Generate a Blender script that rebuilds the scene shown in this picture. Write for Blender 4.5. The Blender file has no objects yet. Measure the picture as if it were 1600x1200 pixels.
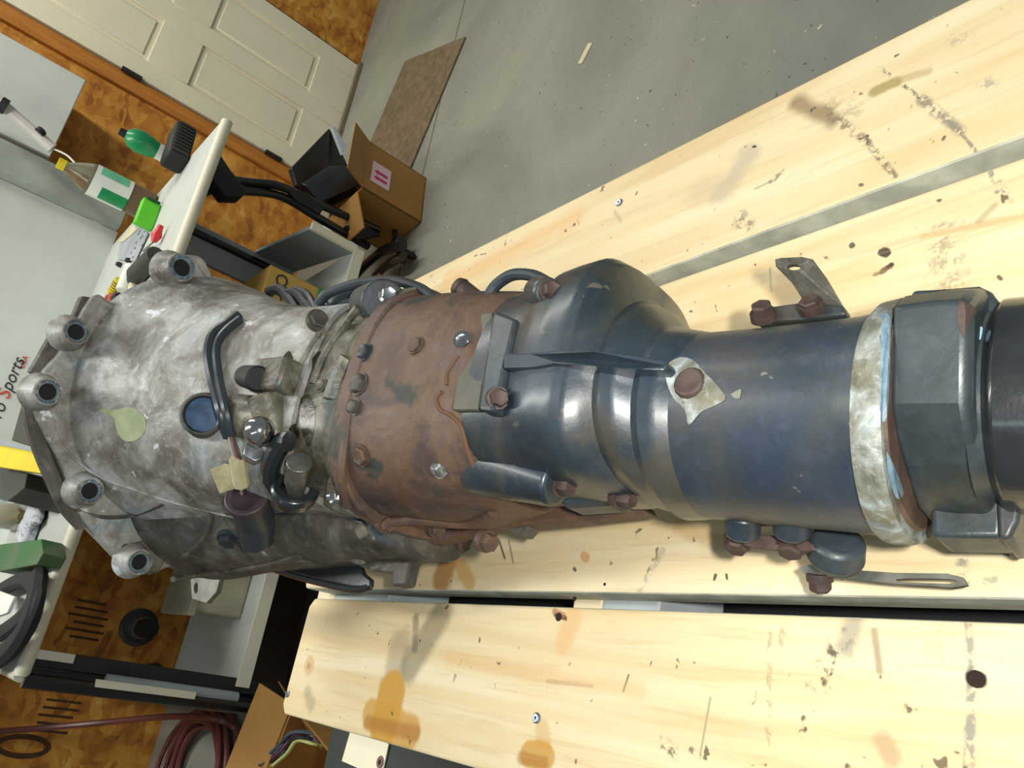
import bpy, bmesh, math, random
import numpy as np
from mathutils import Vector, Matrix, Euler
from mathutils.bvhtree import BVHTree
random.seed(7)
SC = bpy.context.scene
COL = SC.collection
PI = math.pi

# ---------------------------------------------------------------- camera (solved from the vanishing points)
F = 1195.0
def nv(v): return Vector(v).normalized()
cy = nv((-1085, -308, -1195)); cz = -nv((1527, -745, -1195))
cz = (cz - cz.dot(cy) * cy).normalized(); cx = cy.cross(cz)
RC = Matrix((cx, cy, cz))                     # camera space -> world
CAM = Vector((0, 0, 1.25))
cd = bpy.data.cameras.new('camera'); cd.sensor_width = 36; cd.lens = 36 * F / 1600; cd.clip_start = 0.02
cam = bpy.data.objects.new('camera', cd); COL.objects.link(cam)
cam.matrix_world = Matrix.Translation(CAM) @ RC.to_4x4()
SC.camera = cam

# ---------------------------------------------------------------- light and exposure
SC.view_settings.view_transform = 'Standard'; SC.view_settings.look = 'None'
SC.view_settings.exposure = 0.0; SC.view_settings.gamma = 1.0; SC.view_settings.use_curve_mapping = False
W = bpy.data.worlds.new('world'); SC.world = W; W.use_nodes = True
W.node_tree.nodes['Background'].inputs[0].default_value = (0.86, 0.94, 1.0, 1)
W.node_tree.nodes['Background'].inputs[1].default_value = 0.20
def area(name, loc, target, sx, sy, power, col):
    l = bpy.data.lights.new(name, 'AREA'); l.shape = 'RECTANGLE'; l.size = sx; l.size_y = sy; l.energy = power; l.color = col
    o = bpy.data.objects.new(name, l); COL.objects.link(o); o.location = loc
    o.rotation_euler = (Vector(target) - Vector(loc)).to_track_quat('-Z', 'Y').to_euler(); return o
area('ceiling_tube_light', (0.3, 2.0, 3.0), (0.3, 2.0, 0), 0.25, 2.4, 50, (1.0, 1.0, 0.93))
area('ceiling_tube_light', (2.4, 2.2, 3.0), (2.4, 2.2, 0), 0.25, 2.4, 56, (1.0, 0.99, 0.90))
area('ceiling_tube_light', (-1.5, -0.6, 3.0), (-1.5, -0.4, 0), 0.25, 2.4, 12, (0.75, 0.9, 1.0))
FL = CAM + RC @ Vector((0.05, 0.025, 0.02))
area('camera_flash', FL, (0.22, 0.50, 0.8), 0.030, 0.018, 4.3, (1.0, 0.97, 0.90))

# ---------------------------------------------------------------- where things stand: a pixel meets a real plane
def ray(px, py): return (RC @ Vector((px - 800, -(py - 600), -F)))
def az(px, py, z): r = ray(px, py); return CAM + r * ((z - CAM.z) / r.z)
def ay(px, py, y): r = ray(px, py); return CAM + r * (y / r.y)
def ax(px, py, x): r = ray(px, py); return CAM + r * (x / r.x)

# ---------------------------------------------------------------- materials
def s2l(c):
    c = c / 255.0
    return c / 12.92 if c <= 0.04045 else ((c + 0.055) / 1.055) ** 2.4
def rgb(t): return (s2l(t[0]), s2l(t[1]), s2l(t[2]), 1)
class NT:
    def __init__(s, name):
        s.m = bpy.data.materials.new(name); s.m.use_nodes = True; s.t = s.m.node_tree
        s.b = s.t.nodes['Principled BSDF']; s.tc = s.n('ShaderNodeTexCoord')
    def n(s, ty, **k):
        x = s.t.nodes.new(ty)
        for a, v in k.items(): setattr(x, a, v)
        return x
    def l(s, a, b): s.t.links.new(a, b)
    def inp(s, node, i, v):
        if hasattr(v, 'is_linked') or hasattr(v, 'links'): s.l(v, node.inputs[i])
        else: node.inputs[i].default_value = v
    def vec(s, scale=(1, 1, 1), loc=(0, 0, 0), rot=(0, 0, 0)):
        m = s.n('ShaderNodeMapping'); s.l(s.tc.outputs['Object'], m.inputs[0])
        m.inputs['Scale'].default_value = scale; m.inputs['Location'].default_value = loc; m.inputs['Rotation'].default_value = rot
        return m.outputs[0]
    def noise(s, scale, detail=4, dist=0.0, v=None, rough=0.6):
        x = s.n('ShaderNodeTexNoise'); s.l(v if v else s.vec(), x.inputs['Vector'])
        x.inputs['Scale'].default_value = scale; x.inputs['Detail'].default_value = detail
        x.inputs['Distortion'].default_value = dist; x.inputs['Roughness'].default_value = rough
        return x.outputs[0]
    def ramp(s, fac, stops, interp='LINEAR'):
        r = s.n('ShaderNodeValToRGB'); s.l(fac, r.inputs[0]); e = r.color_ramp; e.interpolation = interp
        while len(e.elements) < len(stops): e.elements.new(0.5)
        for el, (p, c) in zip(e.elements, stops):
            el.position = p; el.color = rgb(c) if len(c) == 3 else c
        return r.outputs[0]
    def math(s, op, a, b=0.0, clamp=False):
        x = s.n('ShaderNodeMath', operation=op, use_clamp=clamp); s.inp(x, 0, a); s.inp(x, 1, b); return x.outputs[0]
    def mix(s, fac, a, b, mode='MIX'):
        x = s.n('ShaderNodeMix', data_type='RGBA', blend_type=mode)
        s.inp(x, 0, fac)
        for i, v in ((6, a), (7, b)):
            if isinstance(v, tuple): x.inputs[i].default_value = rgb(v)
            else: s.l(v, x.inputs[i])
        return x.outputs[2]
    def bump(s, h, strength=0.3, dist=0.002):
        x = s.n('ShaderNodeBump'); x.inputs['Strength'].default_value = strength; x.inputs['Distance'].default_value = dist
        s.l(h, x.inputs['Height']); s.l(x.outputs[0], s.b.inputs['Normal'])
    def out(s, col=None, rough=0.5, metal=0.0, coat=0.0, spec=None):
        if col is not None:
            if isinstance(col, tuple): s.b.inputs['Base Color'].default_value = rgb(col)
            else: s.l(col, s.b.inputs['Base Color'])
        s.inp(s.b, 'Roughness', rough); s.inp(s.b, 'Metallic', metal)
        s.b.inputs['Coat Weight'].default_value = coat; s.b.inputs['Coat Roughness'].default_value = 0.12
        if spec is not None: s.b.inputs['Specular IOR Level'].default_value = spec
        return s.m
def sstep(nt, v, lo, hi):
    x = nt.n('ShaderNodeMapRange', interpolation_type='SMOOTHSTEP')
    nt.l(v, x.inputs[0]); x.inputs[1].default_value = lo; x.inputs[2].default_value = hi
    return x.outputs[0]
def mottle(name, stops, scale=20, detail=6, dist=0.4, rough=0.6, metal=0.0, bump=0.3, bdist=0.0015, fine=None, coat=0.0, bscale=None, stretch=(1, 1, 1), spec=None):
    t = NT(name); v = t.vec(stretch)
    c = t.ramp(t.noise(scale, detail, dist, v), stops)
    if fine:                                  # (colour, scale, threshold lo, hi): small flecks with a shape of their own
        f = sstep(t, t.noise(fine[1], 3, 0.2, v), fine[2], fine[3]); c = t.mix(f, c, fine[0])
    if bump: t.bump(t.noise(bscale or scale * 5, 5, 0.2, v), bump, bdist)
    return t.out(c, rough, metal, coat, spec)
def plain(name, c, rough=0.5, metal=0.0, coat=0.0, var=0.10, scale=9, spec=None):
    lo = tuple(max(0, x * (1 - var)) for x in c); hi = tuple(min(255, x * (1 + var * 0.6)) for x in c)
    return mottle(name, [(0.3, lo), (0.7, hi)], scale, 4, 0.3, rough, metal, 0.08, 0.001, coat=coat, spec=spec)

# ---------------------------------------------------------------- mesh building
class MB:
    def __init__(s): s.v = []; s.f = []
    def add(s, vs, fs):
        b = len(s.v); s.v += [Vector(v) for v in vs]; s.f += [tuple(b + i for i in f) for f in fs]; return s
    def box(s, c, size, R=None):
        c = Vector(c); R = R or Matrix.Identity(3); x, y, z = [k / 2 for k in size]
        vs = [c + R @ Vector((sx * x, sy * y, sz * z)) for sx in (-1, 1) for sy in (-1, 1) for sz in (-1, 1)]
        return s.add(vs, [(0, 1, 3, 2), (4, 6, 7, 5), (0, 4, 5, 1), (2, 3, 7, 6), (0, 2, 6, 4), (1, 5, 7, 3)])
    def hexa(s, pts): return s.add(pts, [(0, 1, 2, 3), (7, 6, 5, 4), (0, 4, 5, 1), (1, 5, 6, 2), (2, 6, 7, 3), (3, 7, 4, 0)])
    def loft(s, rings, caps=True, closed=True):
        n = len(rings[0]); vs = [p for r in rings for p in r]; fs = []
        for i in range(len(rings) - 1):
            for j in range(n if closed else n - 1):
                k = (j + 1) % n; fs.append((i * n + j, i * n + k, (i + 1) * n + k, (i + 1) * n + j))
        if caps: fs.append(tuple(range(n - 1, -1, -1))); fs.append(tuple((len(rings) - 1) * n + j for j in range(n)))
        return s.add(vs, fs)
    def lathe(s, p, d, prof, n=20, caps=True, ph=0.0):
        p = Vector(p); d = Vector(d).normalized(); q = d.to_track_quat('Z', 'Y').to_matrix()
        a = q @ Vector((1, 0, 0)); b = q @ Vector((0, 1, 0))
        rings = [[p + d * t + (a * math.cos(2 * PI * j / n + ph) + b * math.sin(2 * PI * j / n + ph)) * max(r, 1e-5) for j in range(n)] for t, r in prof]
        return s.loft(rings, caps)
    def cyl(s, p0, p1, r, r1=None, n=16):
        p0 = Vector(p0); p1 = Vector(p1); L = (p1 - p0).length
        return s.lathe(p0, p1 - p0, [(0, r), (L, r if r1 is None else r1)], n)
    def tube(s, pts, r, n=8, sub=6, flat=1.0):
        pts = smooth_path(pts, sub); rings = []; up = Vector((0.13, 0.21, 0.97)).normalized()
        for i, p in enumerate(pts):
            d = (pts[min(i + 1, len(pts) - 1)] - pts[max(i - 1, 0)]).normalized()
            a = (up - d * up.dot(d))
            if a.length < 1e-3: a = Vector((1, 0, 0))
            a.normalize(); b = d.cross(a); up = a
            rr = r(i / (len(pts) - 1)) if callable(r) else r
            rings.append([p + (a * math.cos(2 * PI * j / n) * flat + b * math.sin(2 * PI * j / n)) * rr for j in range(n)])
        return s.loft(rings)
    def prism(s, poly, off):                 # 3D outline swept by a vector
        off = Vector(off); n = len(poly); vs = [Vector(p) for p in poly] + [Vector(p) + off for p in poly]
        return s.add(vs, [tuple(range(n)), tuple(range(2 * n - 1, n - 1, -1))] + [(j, n + j, n + (j + 1) % n, (j + 1) % n) for j in range(n)])
    def ring_plate(s, outer, inner, off):    # outlines with equal point counts, a plate with a hole
        off = Vector(off); n = len(outer)
        vs = [Vector(p) for p in outer] + [Vector(p) for p in inner] + [Vector(p) + off for p in outer] + [Vector(p) + off for p in inner]
        fs = []
        for j in range(n):
            k = (j + 1) % n
            fs += [(j, k, n + k, n + j), (2 * n + j, 3 * n + j, 3 * n + k, 2 * n + k), (j, 2 * n + j, 2 * n + k, k), (n + j, n + k, 3 * n + k, 3 * n + j)]
        return s.add(vs, fs)
def smooth_path(pts, sub):
    pts = [Vector(p) for p in pts]
    if sub <= 1 or len(pts) < 3: return pts
    out = []
    for i in range(len(pts) - 1):
        p0 = pts[max(i - 1, 0)]; p1 = pts[i]; p2 = pts[i + 1]; p3 = pts[min(i + 2, len(pts) - 1)]
        for k in range(sub):
            t = k / sub
            out.append(0.5 * ((2 * p1) + (p2 - p0) * t + (2 * p0 - 5 * p1 + 4 * p2 - p3) * t * t + (3 * p1 - p0 - 3 * p2 + p3) * t ** 3))
    out.append(pts[-1]); return out
def obj(name, mb, mat, parent=None, bevel=0.0, smooth=35, loc=None, seg=2, sub=0, **tags):
    me = bpy.data.meshes.new(name); me.from_pydata([tuple(v) for v in mb.v], [], mb.f)
    bm = bmesh.new(); bm.from_mesh(me); bmesh.ops.recalc_face_normals(bm, faces=bm.faces); bm.to_mesh(me); bm.free()
    if smooth:
        me.polygons.foreach_set('use_smooth', [True] * len(me.polygons)); me.set_sharp_from_angle(angle=math.radians(smooth))
    me.materials.append(mat)
    o = bpy.data.objects.new(name, me); COL.objects.link(o)
    if parent: o.parent = parent
    if loc: o.location = loc
    if bevel:
        m = o.modifiers.new('bevel', 'BEVEL'); m.width = bevel; m.segments = seg; m.limit_method = 'ANGLE'; m.angle_limit = math.radians(40)
    if sub:
        m = o.modifiers.new('sub', 'SUBSURF'); m.levels = m.render_levels = sub
    for k, v in tags.items(): o[k] = v
    return o
def tag(o, label=None, cat=None, group=None, kind=None):
    for k, v in (('label', label), ('category', cat), ('group', group), ('kind', kind)):
        if v: o[k] = v
    return o
def empty(name, loc, label, cat, group=None, M=None):
    o = bpy.data.objects.new(name, None); COL.objects.link(o); o.empty_display_size = 0.05
    if M is not None: o.matrix_world = M
    else: o.location = loc
    return tag(o, label, cat, group)
def centred(name, mb, mat, label, cat, group=None, **k):   # one-mesh thing, its origin at its own base
    lo = Vector([min(v[i] for v in mb.v) for i in range(3)]); hi = Vector([max(v[i] for v in mb.v) for i in range(3)])
    c = Vector(((lo.x + hi.x) / 2, (lo.y + hi.y) / 2, lo.z)); mb.v = [v - c for v in mb.v]
    o = obj(name, mb, mat, loc=c, **k); return tag(o, label, cat, group)
def text_obj(name, body, size, mat, M, parent=None, depth=0.0004, shear=0.0):
    cu = bpy.data.curves.new(name, 'FONT'); cu.body = body; cu.size = size; cu.extrude = depth; cu.shear = shear
    cu.align_x = 'CENTER'; cu.align_y = 'CENTER'
    t = bpy.data.objects.new('tmp', cu); COL.objects.link(t)
    dg = bpy.context.evaluated_depsgraph_get(); me = bpy.data.meshes.new_from_object(t.evaluated_get(dg))
    bpy.data.objects.remove(t); me.materials.clear(); me.materials.append(mat)
    o = bpy.data.objects.new(name, me); COL.objects.link(o)
    if parent: o.parent = parent; M = parent_inv(parent) @ M
    o.matrix_basis = M
    return o
def parent_inv(p):
    m = p.matrix_basis.copy(); q = p.parent
    while q: m = q.matrix_basis @ m; q = q.parent
    return m.inverted()
# ================================================================ SETTING
Y_WALL = 3.5; TZ = 0.78
def osb_mat():
    t = NT('osb_board'); cs = []
    v = t.vec((1, 1, 1)); wv = t.n('ShaderNodeTexNoise'); t.l(v, wv.inputs[0]); wv.inputs['Scale'].default_value = 7
    add = t.n('ShaderNodeVectorMath', operation='MULTIPLY_ADD'); t.l(wv.outputs[1], add.inputs[0]); add.inputs[1].default_value = (0.12, 0.12, 0.12); t.l(v, add.inputs[2])
    for sc, st in ((14, (1, 1, 2.6)), (11, (2.4, 1, 1))):
        m = t.n('ShaderNodeMapping'); t.l(add.outputs[0], m.inputs[0]); m.inputs['Scale'].default_value = st
        vo = t.n('ShaderNodeTexVoronoi'); t.l(m.outputs[0], vo.inputs[0]); vo.inputs['Scale'].default_value = sc
        sp = t.n('ShaderNodeSeparateColor'); t.l(vo.outputs['Color'], sp.inputs[0]); cs.append(sp.outputs[0])
    f = t.math('ADD', t.math('MULTIPLY', cs[0], 0.20), t.math('MULTIPLY', cs[1], 0.12)); f = t.math('ADD', f, t.math('MULTIPLY', t.noise(6, 6, 0.5), 0.72))
    c = t.ramp(f, [(0.32, (138, 78, 20)), (0.48, (182, 118, 38)), (0.62, (204, 144, 56)), (0.8, (224, 176, 92))])
    t.bump(f, 0.25, 0.003); return t.out(c, 0.75)
def floor_mat():
    t = NT('painted_concrete_floor')
    c = t.ramp(t.noise(1.3, 5, 0.6), [(0.3, (122, 123, 111)), (0.55, (142, 142, 129)), (0.8, (158, 156, 142))])
    c = t.mix(sstep(t, t.noise(55, 2), 0.68, 0.74), c, (70, 68, 56)); c = t.mix(sstep(t, t.noise(38, 2, 0.3, t.vec((1, 1, 1), (3, 1, 0))), 0.70, 0.76), c, (196, 190, 160))
    t.bump(t.noise(60, 4), 0.15, 0.001); return t.out(c, t.math('ADD', 0.42, t.math('MULTIPLY', t.noise(3, 3), 0.25)), 0, 0.0, 0.3)
M_OSB = osb_mat(); M_FLOOR = floor_mat()
M_TRIM = mottle('orange_wood_trim', [(0.3, (160, 96, 26)), (0.7, (194, 128, 50))], 6, 5, 0.8, 0.6, bump=0.1, stretch=(6, 1, 0.6))
M_DOOR = plain('white_door_paint', (226, 217, 190), 0.5, var=0.03, scale=3)
M_DARK = plain('dark_iron', (40, 38, 34), 0.5)
M_INK = plain('black_stamp_ink', (74, 46, 16), 0.8)
fl = obj('floor', MB().box((1.0, 1.0, -0.02), (9, 5.2, 0.04)), M_FLOOR, kind='structure')
wall = obj('wall_back', MB().box((1.0, Y_WALL + 0.05, 1.3), (9, 0.1, 2.6)), M_OSB, kind='structure')
# floor saw-cut joint
j = az(712, 330, 0.0); j2 = az(900, 0, 0)
a = az(668, 262, 0); b = az(722, 0, 0)
obj('trim_1', MB().box((a.x * .5 + b.x * .5, (a.y + b.y) / 2, 0.0006), (2.6, 0.006, 0.0012)), plain('joint_dirt', (92, 92, 80), 0.9), kind='structure')
# door: leaf with sunk panels
dx0 = ay(480, 280, Y_WALL).x; dx1 = ay(560, 110, Y_WALL).x; DW = dx1 - dx0
yd = Y_WALL - 0.035
door = obj('door_1', MB().box(((dx0 + dx1) / 2, Y_WALL - 0.012, 1.02), (DW, 0.022, 2.02)), M_DOOR, kind='structure')
zs = lambda px, py: ay(px, py, yd).z
z_bot, z_t1, z_b2 = zs(459, 214), zs(300, 116), zs(238, 76)
zrails = [(0.01, z_bot), (z_t1, z_b2), (1.62, 1.72), (1.93, 2.03)]
st = 0.105; xm = (dx0 + dx1) / 2
cols = [(dx0, dx0 + st), (xm - st * .55, xm + st * .55), (dx1 - st, dx1)]
for x0, x1 in cols: obj('stile', MB().box(((x0 + x1) / 2, yd + 0.006, 1.02), (x1 - x0, 0.012, 2.02)), M_DOOR, door, bevel=0.003)
for k, (z0, z1) in enumerate(zrails):
    for x0, x1 in ((cols[0][1], cols[1][0]), (cols[1][1], cols[2][0])):
        obj('rail', MB().box(((x0 + x1) / 2, yd + 0.006, (z0 + z1) / 2), (x1 - x0, 0.012, z1 - z0)), M_DOOR, door, bevel=0.003)
        if k < 3:
            zz0, zz1 = z1 + 0.025, zrails[k + 1][0] - 0.025
            obj('panel', MB().box(((x0 + x1) / 2, yd + 0.010, (zz0 + zz1) / 2), (x1 - x0 - 0.05, 0.010, zz1 - zz0)), M_DOOR, door, bevel=0.006)
for px, py in ((424, 252), (200, 128)):
    h = ay(px, py, yd); obj('hinge', MB().box((dx0 - 0.006, yd - 0.004, h.z), (0.022, 0.014, 0.09)).cyl((dx0 - .006, yd - .012, h.z - .045), (dx0 - .006, yd - .012, h.z + .045), 0.006), M_DARK, door)
obj('trim_2', MB().box((dx0 - 0.045, Y_WALL - 0.012, 1.15), (0.075, 0.024, 2.3)), M_TRIM, kind='structure', bevel=0.003)
obj('trim_3', MB().box(((dx0 + dx1) / 2 + 0.01, Y_WALL - 0.03, 0.012), (DW, 0.06, 0.024)), plain('grey_threshold', (120, 108, 84), 0.6), kind='structure', bevel=0.003)
obj('trim_4', MB().box((dx1 + 0.012, Y_WALL - 0.008, 1.05), (0.018, 0.016, 2.1)), plain('dark_door_gap', (70, 50, 26), 0.8), kind='structure')
# mill stamps on the boards
def wall_text(px, py, body, size, y=Y_WALL - 0.0015, mat=M_INK, rot=0, parent=None, shear=0):
    p = ay(px, py, y); M = Matrix.Translation(p) @ Matrix.Rotation(PI / 2, 4, 'X') @ Matrix.Rotation(rot, 4, 'Z')
    return text_obj('stamp', body, size, mat, M, parent, shear=shear)
for px, py, n in ((90, 1112, 5), (138, 968, 6), (36, 1166, 0)):
    p = ay(px, py, Y_WALL - 0.001); m = MB()
    if n:
        for k in range(n):
            m.box((p.x - 0.07 + k * 0.027, p.y, p.z + random.uniform(-.01, .01)), (0.009, 0.001, 0.15 * random.uniform(.7, 1)))
    else:
        o8 = [(math.cos(a) * .085, math.sin(a) * .04) for a in np.linspace(0, 2 * PI, 17)[:-1]]
        m.ring_plate([(p.x + a * .5, p.y, p.z + b * 2.4) for a, b in o8], [(p.x + a * .28, p.y, p.z + b * 1.9) for a, b in o8], (0, 0.001, 0))
    obj('stamp', m, M_INK, wall)
# ================================================================ WORKBENCH at the wall
M_WHITE = plain('white_laminate', (196, 200, 192), 0.45, var=0.06, scale=2.5)
M_WEDGE = plain('white_edge_band', (214, 208, 186), 0.5, var=0.03)
M_BLACK = plain('black_enamel', (20, 20, 20), 0.28, coat=0.3)
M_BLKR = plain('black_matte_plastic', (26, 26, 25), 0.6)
M_GREY = plain('grey_laminate', (140, 148, 150), 0.5, var=0.06)
YB = 2.1; z_top = 1.25 - 0.19 * YB; z_sh = 1.25 - 0.437 * YB
bench = empty('workbench', (0.6, 2.6, 0), 'white workbench with black metal posts and a low shelf in front of the wood wall', 'workbench')
def bpart(name, mb, mat, par=None, **k):
    off = Vector((0.6, 2.6, 0)) if (par is None or par is bench) else Vector((0, 0, 0))
    if par is None: par = bench; 
    mb.v = [v - Vector((0.6, 2.6, 0)) for v in mb.v]
    return obj(name, mb, mat, par, **k)
xl, xr = -0.125, ay(345, 185, YB).x
yb2 = 3.3
bpart('worktop', MB().box(((xl + xr) / 2, (YB + yb2) / 2, z_top - 0.013), (xr - xl, yb2 - YB, 0.026)), M_WHITE)
bpart('edge_band', MB().cyl((xl, YB, z_top - 0.013), (xr, YB, z_top - 0.013), 0.017, n=16).cyl((xl, YB, z_top - .013), (xl, YB + .5, z_top - .013), 0.014), M_WEDGE)
xs = ay(553, 387, YB).x; yb3 = 2.6
bpart('lower_shelf', MB().box(((xl + xs) / 2 + .02, (YB + yb3) / 2, z_sh - 0.012), (xs - xl - .04, yb3 - YB, 0.024)), M_WHITE, bevel=0.002)
bpart('shelf_edge', MB().box(((xl + xs) / 2 + .02, YB - 0.004, z_sh - 0.01), (xs - xl - .04, 0.008, 0.036)), M_WEDGE)
pr = [(xs, YB, z_sh), (xs, YB, ay(487, 351, YB).z), (1.375, yb3, ay(400, 388, yb3).z), (1.375, yb3, z_sh)]
bpart('end_panel', MB().prism(pr, (-0.014, 0.004, 0)), M_GREY, bevel=0.002)
bpart('end_panel', MB().box((xs - .004, YB - .002, (pr[0][2] + pr[1][2]) / 2), (0.026, 0.014, pr[1][2] - z_sh)), M_WEDGE, label='pale front edge strip of the end panel')
bpart('rear_post', MB().box((1.30, yb3 + .01, (z_top + z_sh) / 2 - .02), (0.13, 0.02, z_top - z_sh - .04)), M_GREY, bevel=0.003)
comb = bpart('slotted_rail', MB().box((1.14, yb3 - .02, (z_top + z_sh) / 2 - .03), (0.05, 0.03, z_top - z_sh - .06)), M_BLKR)
cm = MB()
for k in range(14): cm.box((1.105, yb3 - .03, z_sh + 0.07 + k * 0.028), (0.035, 0.02, 0.010))
cm.v = [v - Vector((0.6, 2.6, 0)) for v in cm.v]; obj('rail_teeth', cm, M_BLKR, comb)
# front left post, black round tube with pale strips beside it
x0p = ay(200, 1083, YB).x
bpart('front_post', MB().cyl((x0p, YB, 0.02), (x0p, YB, z_top - .02), 0.017), M_BLACK)
bpart('front_post', MB().box((x0p + .05, YB + .03, (z_top) / 2), (0.035, 0.03, z_top - .04)), M_BLKR)
bpart('rear_leg', MB().cyl((x0p, yb3, 0.0), (x0p, yb3, z_top - .02), 0.015), M_BLACK)
bpart('rear_leg', MB().cyl((xs + .05, yb3, 0.0), (xs + .05, yb3, z_top - .02), 0.015), M_BLACK)
bpart('pale_strip', MB().box((x0p + .014, YB - .012, 1.25 - 0.327 * YB), (0.017, 0.012, 0.24)), M_WEDGE)
bpart('pale_strip', MB().box((x0p + .058, YB + .00, 1.25 - 0.222 * YB), (0.02, 0.012, 0.08)), M_WEDGE)
q0, q1 = ay(165, 1062, YB), ay(370, 1090, YB)
bpart('grey_rail', MB().cyl(q0, q1, 0.014), M_GREY)
bpart('low_black_block', MB().box(((xl + xs) / 2, 2.32 + .15, 0.045), (xs - xl - .05, 0.30, 0.09)), M_BLKR)  # low black block, a dark band on the floor below the shelf
# white back board with its grey side post and the printed shop name
yh = 3.28; xh = 0.463 * yh
hb = empty('back_board', (0.3, yh, z_top), 'tall white back board with printed lettering standing at the rear of the workbench', 'board')
def hpart(name, mb, mat, **k):
    mb.v = [v - Vector((0.3, yh, z_top)) for v in mb.v]; return obj(name, mb, mat, hb, **k)
hpart('board', MB().box(((xh - 0.9) / 2, yh + .01, (z_top + 1.9) / 2), (xh + 0.9, 0.02, 1.9 - z_top)), M_WHITE)
s0, s1 = ay(0, 190, yh - .06), ay(0, 262, yh - .06)
hpart('side_post', MB().box((xh + 0.065, yh - .03, (z_top + .005 + 1.9) / 2), (0.13, 0.06, 1.9 - z_top - .005)), plain('grey_green_metal', (150, 156, 144), 0.45), bevel=0.004)
dsc = ay(158, 335, yh); hpart('socket', MB().lathe((dsc.x, yh, dsc.z), (0, -1, 0), [(0, .045), (.004, .045), (.006, .04)], 24), plain('cream_plastic', (186, 186, 168), .6))
M_RED = plain('red_print', (200, 62, 50), 0.6); M_BLP = plain('black_print', (40, 40, 44), 0.6)
for px, py, tx, sz, mt, shr in ((20, 585, 'ports', .060, M_BLP, .3), (-3, 642, 'ro', .060, M_BLP, .3), (37, 566, 'USA', .028, M_RED, .1)):
    p = ay(px, py, yh - .002); text_obj('lettering', tx, sz, mt, Matrix.Translation(p) @ Matrix.Rotation(PI / 2, 4, 'X'), hb, shear=shr)
p = ay(6, 616, yh - .002); text_obj('lettering', 'S', .066, M_RED, Matrix.Translation(p) @ Matrix.Rotation(PI / 2, 4, 'X'), hb, depth=.002, shear=.2)
# wall cupboard corner
yc = 3.25; c0 = ay(135, 125, yc); c1 = ay(95, 222, yc)
centred('wall_cupboard', MB().box(((c0.x + 1.68) / 2, 3.37, (c0.z + 2.2) / 2), (c0.x - 1.68, 0.24, 2.2 - c0.z)), M_WHITE, 'pale grey-white wall cupboard whose lower corner hangs beside the door', 'cupboard', bevel=.004)
# lamp arm
la = [ay(-30, 135, 3.1), ay(40, 195, 3.1), ay(82, 232, 3.1)]
lamp = empty('lamp_arm', ay(110, 260, 3.1), 'white swivel lamp arm with dark joints in front of the back board', 'lamp')
def rel(mb, o): mb.v = [v - o.location for v in mb.v]; return mb
M_LW = plain('lamp_white', (205, 200, 190), .4)
obj('arm', rel(MB().tube([la[0], la[1], la[2]], 0.022, 10, 3), lamp), M_LW, lamp)
obj('joint', rel(MB().cyl(ay(60, 208, 3.08), ay(66, 204, 3.08), .018), lamp), M_BLKR, lamp)
obj('joint', rel(MB().cyl(ay(0, 162, 3.08), ay(10, 168, 3.08), .03), lamp), M_BLKR, lamp)
obj('cord', rel(MB().tube([la[2], ay(105, 243, 3.05), ay(125, 262, 3.0), ay(158, 282, 2.95), ay(200, 296, 2.9), ay(214, 312, 2.85)], 0.004, 6, 5), lamp), M_LW, lamp)
# ================================================================ THINGS ON THE WORKBENCH
zt = z_top
def on_bench(px, py, h=0.0): return az(px, py, zt + h)
M_GRN = plain('green_plastic', (18, 140, 82), .35, coat=.3); M_LIME = plain('lime_green_plastic', (96, 200, 40), .45)
M_CLEAR = NT('clear_bottle_plastic'); M_CLEAR.b.inputs['Transmission Weight'].default_value = .85; M_CLEAR.b.inputs['IOR'].default_value = 1.2
M_CLEAR = M_CLEAR.out((196, 190, 168), .12)
M_TEA = plain('amber_liquid', (140, 84, 34), .25); M_YEL = plain('yellow_plastic', (222, 200, 40), .45)
M_PAPER = plain('white_paper', (222, 222, 212), .7, var=.05); M_CREAM = plain('cream_plastic_cover', (214, 204, 170), .55)
M_RDP = plain('red_plastic', (206, 44, 50), .4); M_DKG = plain('dark_grey_rubber', (58, 60, 52), .6)
# green spray bottle
b0 = on_bench(290, 250); b0 = Vector((b0.x, b0.y + .035, zt))
t = empty('spray_bottle', b0, 'green round-shouldered bottle with black cap standing behind the black brush block', 'bottle')
obj('body', MB().lathe((0, 0, 0), (0, 0, 1), [(0, .022), (.006, .025), (.080, .026), (.110, .034), (.14, .038), (.168, .032), (.185, .014)], 24), M_GRN, t)
obj('label', MB().lathe((0, 0, .03), (0, 0, 1), [(0, .0262), (.068, .0275)], 24, False), M_PAPER, t)
obj('cap', MB().lathe((0, 0, .185), (0, 0, 1), [(0, .014), (.02, .012)], 16), M_BLKR, t)
# black brush block
p = on_bench(282, 250); v = []
t = empty('brush', (p.x - .02, p.y - .10, zt), 'black ribbed brush block lying in front of the green bottle', 'brush')
obj('block', MB().box((0, 0, .035), (.17, .085, .07), Matrix.Rotation(.35, 3, 'Z')), M_BLKR, t, bevel=.014, seg=3)
rb = MB(); R3 = Matrix.Rotation(.35, 3, 'Z')
for k in range(9): rb.box(R3 @ Vector((-.068 + k * .017, -.044, .035)), (.007, .008, .05), R3)
obj('ribs', rb, M_DKG, t)
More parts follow.
